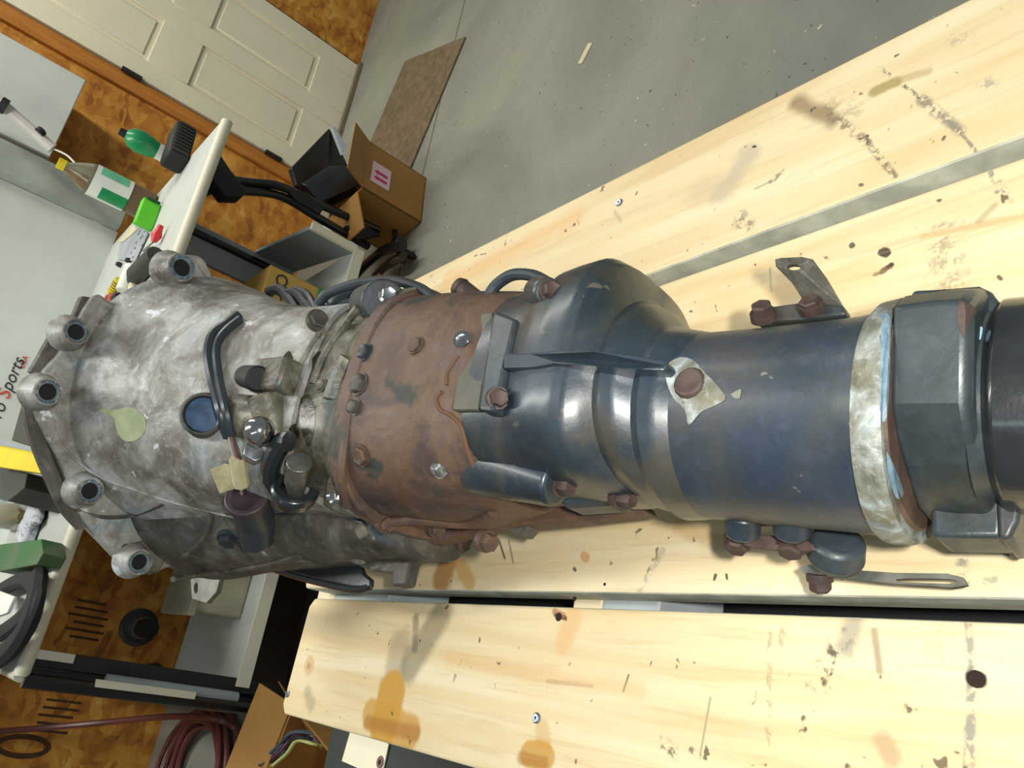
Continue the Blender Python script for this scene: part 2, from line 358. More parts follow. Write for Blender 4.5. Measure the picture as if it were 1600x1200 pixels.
# big clear bottle
q = on_bench(238, 326); b0 = Vector((q.x, q.y, zt))
t = empty('drink_bottle', b0, 'large clear bottle with yellow cap, brown liquid and green-white label', 'bottle')
obj('liquid', MB().lathe((0, 0, .003), (0, 0, 1), [(0, .040), (.006, .050), (.085, .051), (.09, .03)], 24), M_TEA, t)
obj('shell', MB().lathe((0, 0, 0), (0, 0, 1), [(0, .042), (.008, .054), (.19, .054), (.215, .052), (.255, .034), (.28, .018), (.292, .017)], 28), M_CLEAR, t)
lb = MB(); rr = .0555
def arc_band(a0, a1, z0, z1, r, n=10):
    r0 = [Vector((math.cos(a0 + (a1 - a0) * k / n) * r, math.sin(a0 + (a1 - a0) * k / n) * r, z0)) for k in range(n + 1)]
    return MB().loft([r0, [v + Vector((0, 0, z1 - z0)) for v in r0]], False, False)
obj('label', arc_band(0, 2 * PI, .085, .205, rr, 28), M_PAPER, t)
obj('label_band', arc_band(-1.5, -.6, .10, .19, rr + .0006), plain('mint_print', (110, 190, 150), .6), t)
obj('label_band', arc_band(-3.1, -2.2, .085, .17, rr + .0006), M_GRN, t)
obj('cap', MB().lathe((0, 0, .288), (0, 0, 1), [(0, .019), (.024, .019)], 18), M_YEL, t)
# lime box
a0, a1, a2 = on_bench(218, 352, 0), on_bench(240, 357, 0), on_bench(247, 313, 0)
q = on_bench(244, 342); R3 = Matrix.Rotation(.12, 3, 'Z')
t = empty('tape_dispenser', (q.x, q.y, zt), 'lime green open-ended box standing in front of the clear bottle', 'box')
obj('case', MB().box((0.0, 0, .030), (.100, .035, .060), R3), M_LIME, t, bevel=.006)
obj('end_cap', MB().box((0.050, -.008, .030), (.008, .024, .045), R3), plain('dark_green_plastic', (16, 70, 40), .5), t, bevel=.003)
# spotted card
c = [on_bench(*p, .004) for p in ((224, 350), (232, 366), (212, 408), (184, 406), (190, 376), (206, 357))]
t = centred('spotted_card', MB().prism(c, (0, 0, .003)), plain('pale_blue_card', (166, 172, 176), .6), 'pale blue-grey card dotted with black spots on the bench', 'card', smooth=0)
dm = MB()
for px, py in ((218, 362), (223, 369), (213, 379), (220, 372), (211, 388), (222, 383), (208, 402), (205, 395), (226, 362), (216, 366)):
    w_ = on_bench(px, py, .0075); dm.lathe(w_, (0, 0, 1), [(0, .0045), (.0008, .0045)], 8)
dm.v = [v - t.location for v in dm.v]; obj('spots', dm, M_BLP, t)
c = [on_bench(*p, .008) for p in ((187, 379), (207, 352), (216, 358), (194, 377))]
centred('paper_slip', MB().prism(c, (0, 0, .002)), M_CREAM, 'cream paper slip tucked under the lime green box', 'paper', smooth=0)
# red screwdriver
h0, h1, h2 = on_bench(252, 352, .02), on_bench(240, 378, .02), on_bench(224, 392, .012)
t = empty('screwdriver', h1, 'screwdriver with a red handle lying beside the spotted card', 'screwdriver')
obj('handle', rel(MB().lathe(h0, h1 - h0, [(0, .008), ((h1 - h0).length * .3, .010), ((h1 - h0).length * .6, .016), ((h1 - h0).length, .008)], 12), t), M_RDP, t)
obj('shaft', rel(MB().cyl(h1, h2, .003), t), plain('steel_shaft', (120, 122, 120), .3, .9), t)
# dark grip cylinder
h0, h1 = on_bench(243, 398, .025), on_bench(213, 430, .025)
t = empty('rubber_grip', h0 - Vector((0, 0, .02)), 'dark grey stubby grip with a black hooked end lying near the bench edge', 'tool')
obj('grip', rel(MB().cyl(h0, h1, .027, .030, 12), t), M_DKG, t, bevel=.004)
obj('tip', rel(MB().cyl(h0, on_bench(254, 402, .02), .006, .003), t), M_BLKR, t)
obj('end', rel(MB().cyl(h1, on_bench(209, 438, .02), .026, .02), t), plain('green_black', (34, 42, 22), .5), t)
# white tubes
for i, (p0, p1, r_, lab) in enumerate((((207, 416), (192, 455), .022, 'short white tube lying beside the dark grip'), ((214, 428), (205, 470), .016, 'thin cream tube closest to the bench edge'))):
    h0, h1 = on_bench(*p0, r_), on_bench(*p1, r_)
    centred('caulk_tube', MB().cyl(h0, h1, r_), M_PAPER if i == 0 else M_CREAM, lab, 'tube', bevel=.003)
for i, (p0) in enumerate(((190, 415), (205, 409))):
    h = on_bench(*p0, .0); centred('small_knob', MB().lathe((h.x, h.y, zt), (0, 0, 1), [(0, .009), (.012, .01), (.02, .006)], 10), M_BLP, ('small black knob at the corner of the white tube', 'small black knob against the spotted card')[i], 'knob')
h0, h1 = on_bench(186, 437, .012), on_bench(173, 458, .012)
t = empty('yellow_marker', h0 - Vector((0, 0, .01)), 'short yellow barrel with black printed bars', 'marker')
obj('barrel', rel(MB().cyl(h0, h1, .013), t), M_YEL, t)
bm_ = MB()
for k in range(5):
    c = h0.lerp(h1, .15 + k * .17); bm_.cyl(c, c.lerp(h1, .07), .0138)
obj('bars', rel(bm_, t), M_BLP, t)
t = on_bench(175, 468); centred('pliers', MB().tube([on_bench(172, 478, .012), on_bench(172, 466, .014), on_bench(178, 460, .012)], .008, 8, 4).tube([on_bench(166, 478, .012), on_bench(166, 466, .014), on_bench(174, 458, .012)], .007, 8, 4), plain('salmon_grip', (176, 92, 76), .5), 'pliers with faded red grips by the yellow barrel', 'pliers')
centred('black_clip', MB().box(on_bench(186, 468, .012), (.06, .03, .02), Matrix.Rotation(.7, 3, 'Z')).box(on_bench(180, 464, .03), (.02, .04, .015)), M_BLKR, 'black clip beside the faded red pliers', 'clip', bevel=.003)
# left side of the bench
def slab(name, pts, h0, th, mat, label, cat, bevel=.002, **k):
    c = [on_bench(*p, h0) for p in pts]; return centred(name, MB().prism(c, (0, 0, -th)), mat, label, cat, bevel=bevel, smooth=0, **k)
c0, c1 = on_bench(38, 640), on_bench(22, 690)
slab('grey_case', ((35, 628), (62, 650), (55, 700), (18, 688)), .14, .14, M_DKG, 'dark grey upright case behind the yellow strap', 'case')
slab('grey_case', ((-4, 725), (42, 740), (38, 762), (12, 783), (-4, 779)), .12, .12, M_DKG, 'dark grey case below the yellow strap', 'case')
ys = [on_bench(*p, .15) for p in ((-6, 685), (0, 686), (62, 703), (110, 722), (112, 745), (78, 744), (10, 733), (-6, 731))]
t = centred('metal_bar', MB().prism(ys, (0, 0, .02)), mottle('yellow_strap', [(.3, (206, 184, 10)), (.7, (224, 206, 30))], 5, bump=.1), 'bright yellow flat bar with a grey edge behind the gearbox flange', 'bar', smooth=0, bevel=.002)
ys = [on_bench(*p, .172) for p in ((-6, 685), (0, 686), (62, 703), (60, 707), (0, 696), (-6, 694))]
m = MB().prism(ys, (0, 0, .003)); m.v = [v - t.location for v in m.v]; obj('grey_edge', m, M_GREY, t)
# crumpled rag
def crumple(name, c, sx, sy, sz, mat, label, cat, seed=1, n=26, amp=.35):
    rnd = random.Random(seed); fr = [(rnd.uniform(4, 11), rnd.uniform(-3, 3), rnd.uniform(0, 6)) for _ in range(6)]
    rings = []
    for i in range(n // 2 + 1):
        ph = PI * i / (n // 2); ring = []
        for j in range(n):
            th = 2 * PI * j / n; k = 1 + amp * sum(math.sin(a * th + b * ph * 2 + c_) * (1 / (q + 1.5)) for q, (a, b, c_) in enumerate([(int(a), b, c_) for a, b, c_ in fr])) * math.sin(ph)
            ring.append(Vector((math.cos(th) * math.sin(ph) * sx * k, math.sin(th) * math.sin(ph) * sy * k, -math.cos(ph) * sz * (.6 + .4 * k) + sz)))
        rings.append(ring)
    m = MB().loft(rings, False); m.v = [v + Vector(c) for v in m.v]
    return centred(name, m, mat, label, cat, smooth=50)
q = on_bench(64, 816)
crumple('rag', (q.x, q.y, zt), .075, .070, .022, mottle('printed_rag', [(.3, (70, 78, 96)), (.42, (196, 200, 206)), (.8, (214, 218, 220))], 26, 4, 1.5, .8, bump=.4), 'crumpled white printed rag on the bench', 'rag', 3)
h0, h1 = on_bench(2, 806, .042), on_bench(36, 808, .035)
t = empty('oil_bottle', h0 - Vector((0, 0, .03)), 'dark golden bottle lying next to the white rag', 'bottle')
obj('body', rel(MB().lathe(h0, h1 - h0, [(0, .04), ((h1 - h0).length * .75, .04), ((h1 - h0).length, .014)], 18), t), mottle('golden_glass', [(.3, (50, 42, 10)), (.7, (116, 98, 34))], 7, rough=.2, coat=.5), t)
slab('green_box', ((-4, 851), (64, 842), (67, 864), (57, 882), (-4, 893)), .05, .05, mottle('green_box_card', [(.45, (74, 98, 62)), (.55, (42, 96, 44))], 4, 2, 0, .5, bump=0), 'dull green flat box below the crumpled rag', 'box')
slab('pale_board', ((0, 772), (25, 775), (24, 782), (0, 781)), .02, .02, M_PAPER, 'thin white strip above the golden bottle', 'strip')
gp = MB()
for pts, r_ in ((((60, 900), (56, 935), (44, 975), (20, 1010), (-20, 1040)), .028), (((-20, 935), (20, 912), (45, 905), (56, 925), (40, 960), (10, 985), (-20, 1000)), .022), (((58, 902), (60, 935), (50, 965)), .016)):
    gp.tube([on_bench(*p, .03) for p in pts], r_, 8, 5, .7)
centred('work_glove', gp, plain('charcoal_knit', (36, 38, 36), .9), 'dark charcoal glove with limp fingers on the bench corner', 'glove')
slab('tag_card', ((-10, 920), (22, 932), (10, 958), (-10, 965)), .055, .008, M_PAPER, 'white card piece lying on the charcoal glove', 'card')
# ================================================================ UNDER THE BENCH
def at_shelf(px, py, h=0): return az(px, py, z_sh + h)
# card box with green stripe
M_KRAFT = mottle('kraft_yellow', [(.3, (176, 140, 66)), (.7, (194, 158, 82))], 3, bump=.05)
M_CARD = mottle('brown_cardboard', [(.3, (148, 106, 46)), (.7, (170, 124, 60))], 3, bump=.08, bscale=50)
f0 = ay(423, 413, 2.16); f1 = ay(470, 440, 2.16); f2 = ay(502, 458, 2.16)
bx = empty('parts_box', (f0.x - .25, 2.28, z_sh), 'small tan carton with a green stripe and black print on the low shelf', 'box')
def bp_(name, mb, mat, **k): mb.v = [v - bx.location for v in mb.v]; return obj(name, mb, mat, bx, **k)
bh = f0.z - z_sh
bp_('carton', MB().box((f0.x - .25, 2.28, z_sh + bh / 2), (.5, .24, bh)), M_KRAFT, bevel=.003)
bp_('stripe', MB().box((f0.x - .25, 2.158, z_sh + .055), (.5, .003, .016)), M_GRN)
for k, ch in ((0, 'O'), (1, 'D'), (2, 'C')):
    text_obj('print', ch, .055, M_BLP, Matrix.Translation((f0.x - .035 - k * .065, 2.1585, z_sh + bh - .05)) @ Matrix.Rotation(PI / 2, 4, 'X'), bx)
# beige tub on the shelf
b0_, b1_ = ay(283, 950, 2.2), ay(392, 953, 2.2)
tb = empty('storage_tub', (b0_.x + .15, 2.3, z_sh), 'beige plastic tub on the low shelf under the gearbox', 'tub')
tm = MB(); zt0 = z_sh + .002; hh = ay(300, 948, 2.2).z - z_sh
def tubp(name, mb, mat, **k): mb.v = [v - tb.location for v in mb.v]; return obj(name, mb, mat, tb, **k)
M_TUB = plain('beige_tub', (168, 162, 136), .55)
tubp('body', MB().box((b0_.x + .19, 2.30, z_sh + hh / 2), (.38, .20, hh)), M_TUB, bevel=.008)
tubp('rim', MB().box((b0_.x + .19, 2.30, z_sh + hh), (.41, .23, .02)), M_TUB, bevel=.004)
# fixtures on the wood wall under the bench
for (px, py, r_, lab) in ((216, 980, .075, 'dark round flange with a protruding black pipe end on the wood wall'), (236, 1056, .05, 'small dark round plug low on the wood wall')):
    p = ay(px, py, Y_WALL); t = empty('wall_flange', p, lab, 'flange')
    obj('plate', MB().lathe((0, 0, 0), (0, -1, 0), [(0, r_), (.012, r_), (.02, r_ * .85)], 28), plain('dark_flange', (66, 66, 62), .4, .4), t)
    if r_ > .06:
        obj('collar', MB().lathe((0, -.02, 0), (0, -1, 0), [(0, .045), (.05, .043)], 24), plain('grey_collar', (130, 132, 130), .35, .6), t)
        obj('pipe_end', MB().lathe((0, -.05, 0), (0, -1, 0), [(0, .038), (.10, .036)], 20), M_BLKR, t)
# ================================================================ ON THE FLOOR
M_MAT = mottle('brown_doormat_pile', [(.3, (92, 76, 54)), (.6, (116, 100, 76)), (.8, (128, 112, 84))], 30, 5, .3, .95, bump=.5, bdist=.004)
mc = [az(729, 59, 0), az(635, 97, 0), az(560, 260, 0), az(644, 262, 0)]
c3 = mc[0] + (mc[3] - mc[0]) * 1.35; c2 = mc[1] + (c3 - mc[0])
mm = MB().prism([mc[0], mc[1], c2, c3], (0, 0, .010)); centred('doormat', mm, M_MAT, 'flat brown mat on the grey floor in front of the white door', 'mat', bevel=.002)
q = az(915, 84, 0); centred('paper_scrap', MB().box((q.x, q.y, .002), (.075, .025, .003), Matrix.Rotation(-.5, 3, 'Z')), M_CREAM, 'small pale scrap lying on the bare grey floor', 'scrap', smooth=0)
# cardboard box near the door
Rb = Matrix.Rotation(.20, 3, 'Z'); bw, bd, bhh = .245, .25, .275
A = Vector((1.665, 2.32, 0)); ux = Rb @ Vector((1, 0, 0)); uy = Rb @ Vector((0, 1, 0)); uz = Vector((0, 0, 1))
cb = empty('cardboard_box', A + ux * bw / 2 + uy * bd / 2, 'open brown cardboard box with a pink arrow label near the door', 'box')
def quadp(o, name, P, a, b, n, th, mat, **k):      # thin plate spanned by a and b at P with thickness along n
    P = P - o.location; return obj(name, MB().prism([P, P + a, P + a + b, P + b], n.normalized() * th), mat, o, **k)
quadp(cb, 'wall', A, ux * bw, uz * bhh, uy, .006, M_CARD); quadp(cb, 'wall', A + uy * bd, ux * bw, uz * bhh, -uy, .006, M_CARD)
quadp(cb, 'wall', A, uy * bd, uz * bhh, ux, .006, M_CARD); quadp(cb, 'wall', A + ux * bw, uy * bd, uz * bhh, -ux, .006, M_CARD)
quadp(cb, 'base', A, ux * bw, uy * bd, uz, .006, M_CARD)
T_ = A + uz * bhh
quadp(cb, 'flap', T_, ux * bw, uz * .095 - uy * .045, uy, .005, M_CARD)
quadp(cb, 'flap', T_ + uy * .03, uy * .20, -uz * .05 - ux * .15, uz, .005, M_CARD)
quadp(cb, 'flap', T_ + uy * bd, ux * bw, uy * .07 - uz * .08, uy, .005, M_CARD)
lb = quadp(cb, 'label', A + ux * .055 + uz * .165 - uy * .001, ux * .105, uz * .085, -uy, .001, plain('pale_pink_paper', (226, 190, 196), .6, var=.02), smooth=0)
ar = MB()
for q in (.078, .108):
    c = A + ux * q + uz * .18 - uy * .003; ar.prism([c, c + ux * .012, c + ux * .012 + uz * .042, c + uz * .042], -uy * .0008)
    ar.prism([c - ux * .006 + uz * .042, c + ux * .018 + uz * .042, c + ux * .006 + uz * .058], -uy * .0008)
ar.v = [v - cb.location for v in ar.v]; obj('arrows', ar, plain('magenta_print', (186, 40, 96), .6), lb)
# black folded plastic standing in the box
def P(px, py, y): return ay(px, py, y)
bt = empty('black_liner', (1.8, 2.5, .02), 'glossy black folded plastic sheet sticking out of the open box', 'sheet')
M_LIN = plain('glossy_black_film', (16, 16, 18), .35, coat=.4)
pa = [P(515, 200, 2.52), P(455, 262, 2.52), P(464, 290, 2.52), P(520, 322, 2.52), P(560, 300, 2.52), P(540, 250, 2.52)]
obj('sheet', rel(MB().prism(pa, (0, .03, 0)), bt), M_LIN, bt, bevel=.004)
pa = [P(478, 290, 2.44), P(500, 318, 2.44), P(556, 292, 2.40), P(572, 296, 2.42), P(548, 262, 2.44), P(520, 262, 2.46)]
obj('sheet', rel(MB().prism(pa, (0.01, .02, .015)), bt), M_LIN, bt, bevel=.004)
pa = [P(519, 197, 2.5), P(524, 199, 2.5), P(541, 228, 2.45), P(536, 240, 2.45)]
obj('fold_edge', rel(MB().prism(pa, (0.0, .02, 0)), bt), M_GREY, bt)
# black tubular hand truck behind the end of the bench
ht = empty('hand_truck', (1.62, 2.45, 0), 'black tubular hand truck leaning behind the right end of the workbench', 'hand truck')
hy = 2.42
obj('frame_tube', rel(MB().tube([P(296, 282, hy + .1), P(330, 279, hy + .05), P(390, 285, hy), P(440, 292, hy - .02), P(500, 320, hy), P(592, 360, hy + .0)], .016, 10, 5), ht), M_BLACK, ht)
obj('frame_tube', rel(MB().tube([P(290, 338, hy), P(306, 312, hy), P(330, 297, hy), P(380, 298, hy), P(440, 307, hy), P(500, 342, hy), P(575, 385, hy + .03)], .016, 10, 5), ht), M_BLACK, ht)
obj('cross_plate', rel(MB().prism([P(446, 292, hy - .03), P(462, 312, hy - .03), P(500, 335, hy - .03), P(506, 326, hy - .03), P(480, 300, hy - .03)], (0, .02, 0)), ht), M_BLKR, ht, bevel=.003)
obj('cross_plate', rel(MB().prism([P(540, 352, hy - .01), P(560, 375, hy - .01), P(596, 368, hy - .01), P(570, 350, hy - .01)], (0, .02, 0)), ht), M_BLKR, ht, bevel=.003)
obj('grip_pad', rel(MB().prism([P(335, 226, 2.3), P(362, 266, 2.3), P(388, 298, 2.3), P(380, 307, 2.3), P(352, 306, 2.3), P(322, 262, 2.3), P(318, 235, 2.3)], (0, .07, 0)), ht), M_BLKR, ht, bevel=.008)
# caster arm on the floor
ca = empty('caster_leg', (*az(640, 395, 0)[:2], 0), 'black curved steel leg with a caster wheel on the grey floor by the box', 'caster')
obj('arm', rel(MB().tube([az(545, 445, .09), az(570, 415, .10), az(602, 390, .10), az(630, 385, .09)], .022, 10, 5, .8), ca), M_BLACK, ca)
obj('arm', rel(MB().tube([az(560, 462, .05), az(600, 418, .05), az(630, 400, .06)], .026, 8, 5, .6), ca), plain('rusty_brown_steel', (74, 58, 44), .6), ca)
w0 = az(636, 398, .032); obj('wheel', rel(MB().lathe(w0 - Vector((.01, 0, 0)), (1, -.4, 0), [(0, .022), (.003, .031), (.022, .031), (.025, .022)], 22), ca), M_BLKR, ca, bevel=.002)
obj('fork', rel(MB().box(az(622, 382, .07), (.05, .05, .045)), ca), M_BLACK, ca, bevel=.006)
obj('bolt', rel(MB().cyl(az(616, 360, .05), az(618, 372, .05), .012), ca), M_DARK, ca)
obj('bolt', rel(MB().cyl(az(628, 412, .04), az(632, 404, .04), .010), ca), M_DARK, ca)
q0 = az(590, 418, .02); centred('wood_offcut', MB().prism([az(596, 415, .06), az(588, 440, .06), az(574, 452, .06), az(580, 428, .06)], (0, 0, -.02)), plain('pinkish_wood', (186, 150, 118), .8), 'small pinkish wood offcut lying by the caster leg', 'offcut', bevel=.002)
centred('white_board_piece', MB().prism([az(505, 352, .02), az(536, 372, .02), az(566, 372, .02), az(540, 392, .02), az(498, 372, .02)], (0, 0, -.015)), M_WHITE, 'pale board scrap on the floor between the bench and the box', 'board', smooth=0)
# red-brown hose and coil
M_HOSE = plain('oxblood_rubber', (104, 58, 52), .38)
hs = empty('air_hose', (*az(320, 1180, 0)[:2], 0), 'oxblood rubber air hose running along the wood wall into a coil on the floor', 'hose')
hp = [ay(-40, 1146, 3.40), ay(60, 1138, 3.40), ay(150, 1130, 3.3), ay(230, 1122, 3.1), ay(290, 1119, 2.9), ay(340, 1124, 2.7), az(368, 1138, .05), az(385, 1170, .03)]
obj('hose_run', rel(MB().tube(hp, .011, 8, 6), hs), M_HOSE, hs)
cc = az(318, 1215, 0)
for k in range(9):
    R_ = .165 + .016 * (k % 5); zc = .012 + .018 * (k // 3); ex = 1.3
    pts = [cc + Vector((math.cos(a) * R_ * 1.0, math.sin(a) * R_ * ex + .03 * math.sin(k), zc + .012 * math.sin(a * 2 + k * 1.3))) for a in np.linspace(k * .6, k * .6 + 2 * PI, 15)]
    obj('coil_turn', rel(MB().tube(pts, .0105, 8, 3), hs), M_HOSE, hs)
# second carton, at the table's end
c2 = empty('cardboard_carton', (-.17, 1.95, 0), 'open brown cardboard carton with loose wires beside the end of the plank table', 'box')
K0, K1 = az(393, 1068, .34), az(330, 1225, .34)
dv = (K1 - K0); e1 = dv.normalized(); e2 = Vector((-e1.y, e1.x, 0)); 
if e2.y > 0: e2 = -e2
def q2(name, P, a, b, n, th, **k): return quadp(c2, name, P, a, b, n, th, M_CARD, **k)
Lc, Wc, Hc = .42, .30, .26
B0 = K0 + e2 * .10 - uz * .09; B0.z = 0; top = uz * Hc
q2('wall', B0, e1 * Lc, top, e2, .006); q2('wall', B0 + e2 * Wc, e1 * Lc, top, -e2, .006)
q2('wall', B0, e2 * Wc, top, e1, .006); q2('wall', B0 + e1 * Lc, e2 * Wc, top, -e1, .006); q2('base', B0, e1 * Lc, e2 * Wc, uz, .006)
q2('flap', B0 + top, e1 * Lc, -e2 * .11 + uz * .05, uz, .005)
q2('flap', B0 + top, e2 * Wc * .8 + uz * .02, -e1 * .05 + uz * .06, uz, .005)
wm = [plain('blue_grey_cable', (70, 84, 92), .5), plain('black_cable', (26, 26, 28), .5), plain('magenta_cable', (120, 40, 90), .5), plain('yellow_cable', (190, 200, 120), .5)]
for k in range(9):
    o_ = random.uniform(-.02, .02); pp = [az(400 + k * 2, 1196 + k, .24 + o_), az(432 + k * 2, 1168 + k * 1.2, .27), az(456 + k, 1145 + k * 1.5, .27 + o_), az(490, 1146 + k * 2, .25), az(520, 1150 + k * 2, .2)]
    obj('wire', rel(MB().tube(pp, .005, 6, 5), c2), wm[(0, 1, 0, 1, 2, 1, 0, 1, 3)[k]], c2)
obj('ring_terminal', rel(MB().lathe(az(410, 1190, .27), (0.3, -.2, 1), [(0, .013), (.003, .013), (.003, .006), (0, .006)], 14, False), c2), plain('bright_steel', (190, 190, 190), .2, 1), c2)
# ================================================================ PLANK TABLE
def at(px, py, h=0.0): return az(px, py, TZ + h)
H = 1.25 - TZ
def stain_mask(t, P, A, B, r, amp=.5, ns=60, soft=.35, brk=0.0):     # a smear from A to B, half width r, ragged edge
    def vm(op, x, y=None, sc=None):
        n = t.n('ShaderNodeVectorMath', operation=op)
        for i, q in ((0, x), (1, y)):
            if q is None: continue
            if isinstance(q, tuple): n.inputs[i].default_value = q
            else: t.l(q, n.inputs[i])
        if sc is not None: t.l(sc, n.inputs['Scale'])
        return n
    ab = (B[0] - A[0], B[1] - A[1], 0.0); L2 = max(ab[0] ** 2 + ab[1] ** 2, 1e-9)
    pa = vm('SUBTRACT', P, (A[0], A[1], 0.0)).outputs[0]
    k = t.math('MULTIPLY', vm('DOT_PRODUCT', pa, ab).outputs['Value'], 1.0 / L2, True)
    sc = vm('SCALE', ab, None, k).outputs[0]
    d = t.math('DIVIDE', vm('LENGTH', vm('SUBTRACT', pa, sc).outputs[0]).outputs['Value'], r)
    d = t.math('ADD', d, t.math('MULTIPLY', t.math('SUBTRACT', t.cache_noise(ns), .5), amp * 3.0)); d = t.math('ADD', d, t.math('MULTIPLY', t.math('SUBTRACT', t.cache_noise(22), .5), amp * 2.2))
    m = t.math('SUBTRACT', 1.0, sstep(t, d, 1 - soft, 1 + soft))
    if brk: m = t.math('MULTIPLY', m, sstep(t, t.cache_noise(170), .5 - .12 * (1 - brk) , .5 + .16 * brk))
    return m
def pine(name, stains, shift):
    t = NT(name); t._c = {}
    def cn(sc):
        if sc not in t._c: t._c[sc] = t.noise(sc, 5, .3)
        return t._c[sc]
    t.cache_noise = cn
    sh = t.n('ShaderNodeVectorMath', operation='MULTIPLY_ADD'); t.l(t.tc.outputs['Object'], sh.inputs[0]); sh.inputs[1].default_value = (1, 1, 0); sh.inputs[2].default_value = (0.25, 0.45, 0); pos = sh.outputs[0]
    g = t.noise(9, 6, 1.2, t.vec((3.2, .22, 3.2), shift), .55)
    w = t.n('ShaderNodeTexWave', wave_type='BANDS', bands_direction='X'); t.l(t.vec((1, .05, 1), shift), w.inputs[0])
    w.inputs['Scale'].default_value = 9; w.inputs['Distortion'].default_value = 9; w.inputs['Detail'].default_value = 3; w.inputs['Detail Scale'].default_value = .8
    c = t.ramp(g, [(.28, (212, 190, 144)), (.5, (226, 209, 168)), (.72, (234, 221, 186))])
    c = t.mix(t.math('MULTIPLY', w.outputs[1], .22), c, (218, 188, 134))
    c = t.mix(t.math('MULTIPLY', sstep(t, cn(6), .52, .75), .35), c, (226, 198, 146))
    for colr, op, *a in stains: c = t.mix(t.math('MULTIPLY', stain_mask(t, pos, *a), op), c, colr)
    fl = sstep(t, t.noise(75, 2, .2, t.vec((1, 1, 1), shift)), .69, .74)
    c = t.mix(t.math('MULTIPLY', sstep(t, t.noise(26, 8, .4, t.vec((6, .25, 1), shift), .7), .52, .66), .30), c, (196, 160, 108)); fl2 = sstep(t, cn(5), .36, .50); c = t.mix(t.math('MULTIPLY', t.math('MULTIPLY', fl, fl2), .8), c, (66, 52, 34))
    t.bump(t.noise(30, 5, .3, t.vec((4, .3, 4))), .2, .001); return t.out(c, .62, 0, 0, .35)
O_ = (150, 92, 14); G_ = (92, 88, 74); D_ = (48, 40, 32); K_ = (196, 144, 92)
def S(col, op, x0, y0, x1, y1, r, amp=.3, ns=60, soft=.35, brk=0.0):
    p, q = at(x0, y0), at(x1, y1); return (col, op, (p.x, p.y), (q.x, q.y), r, amp, ns, soft, brk)
AM = (196, 146, 48); AM2 = (160, 104, 24); GR = (132, 124, 98); BL = (120, 126, 122)
st_bottom = [S(GR, .75, 690, 960, 640, 1040, .016, .25, 40, .4), S((96, 90, 74), .6, 650, 965, 648, 1012, .005, .4, 60, .6), S(GR, .5, 625, 1010, 610, 1080, .019, .25, 40, .4), S(AM, .92, 610, 1085, 600, 1130, .024, .12, 40, .14), S(AM, .8, 580, 1115, 640, 1145, .016, .15, 40, .2), S(AM2, .65, 575, 1128, 650, 1146, .007, .25, 40, .5), S(AM, .85, 828, 1178, 850, 1184, .011, .15, 40, .16), S(AM2, .6, 815, 1184, 850, 1192, .005, .2, 40, .4), S(AM, .4, 846, 1140, 850, 1160, .008, .3, 60, .4),
    S((206, 160, 110), .6, 482, 1038, 484, 1042, .010, .1, 30, .25), S((168, 118, 74), .6, 482, 1040, 483, 1041, .0035, .2, 60, .5), S((222, 178, 122), .7, 895, 965, 880, 1005, .010, .2, 40, .4), S(D_, .9, 868, 960, 884, 966, .0018, .9, 160, .4), S((150, 90, 60), .7, 866, 955, 880, 962, .003, .5, 90, .4),
    S(D_, .85, 1318, 1000, 1275, 1074, .007, .5, 120, .6, .9), S(BL, .6, 1335, 970, 1322, 1010, .006, .4, 60, .6), S((110, 96, 88), .6, 1366, 985, 1374, 1048, .0022, .3, 60, .6), S(BL, .75, 1512, 972, 1520, 1045, .0022, .4, 90, .5, .3), S(BL, .8, 1518, 1050, 1514, 1199, .0026, .4, 90, .5, .3), S(D_, .95, 1521, 1060, 1530, 1062, .0042, .35, 90, .2),
    S(GR, .55, 1203, 990, 1200, 1160, .0018, .5, 60, .6, .6), S(GR, .5, 1225, 975, 1218, 1010, .002, .5, 60, .6, .4), S(D_, .7, 982, 1055, 974, 1080, .0010, .3, 60, .5), S(GR, .5, 855, 1064, 925, 1072, .0016, .5, 60, .6), S(D_, .8, 1035, 1160, 1055, 1176, .004, .6, 150, .4, .9), S(D_, .7, 1080, 1172, 1095, 1182, .002, .6, 150, .4, .9), S(GR, .6, 1110, 1090, 1094, 1180, .0008, .3, 60, .5), S((150, 112, 90), .5, 1380, 1160, 1392, 1185, .005, .6, 60, .6), S(GR, .45, 480, 1082, 486, 1100, .008, .4, 60, .6), S(BL, .35, 1470, 980, 1480, 1012, .008, .5, 60, .6, .5), S((222, 170, 110), .35, 700, 1030, 1000, 1080, .006, .5, 40, .8)]
st_mid = [S(AM2, .75, 706, 862, 690, 905, .016, .3, 60, .35), S((110, 84, 40), .75, 655, 862, 640, 905, .012, .35, 60, .5), S(AM, .6, 720, 885, 735, 912, .008, .3, 60, .4), S(D_, .8, 779, 842, 789, 873, .0011, .4, 90, .4), S(GR, .7, 795, 845, 802, 880, .0011, .4, 90, .4), S((206, 150, 104), .8, 912, 868, 916, 872, .004, .2, 60, .3), S(D_, .8, 897, 889, 899, 891, .0018, .5, 160, .3),
    S(BL, .75, 1510, 850, 1500, 890, .0035, .5, 90, .6, .4), S(BL, .6, 1500, 915, 1560, 905, .002, .6, 90, .5, .5), S(D_, .8, 1555, 855, 1577, 862, .003, .8, 160, .4, .8), S(BL, .4, 1035, 860, 995, 930, .0025, .5, 60, .6, .3), S(D_, .9, 1116, 905, 1118, 899, .0014, .5, 160, .3), S(D_, .9, 1135, 898, 1136, 904, .001, .5, 160, .3), S(AM2, .35, 1060, 825, 1130, 850, .006, .5, 60, .6), S(D_, .5, 1445, 940, 1500, 945, .002, .7, 90, .5, .6)]
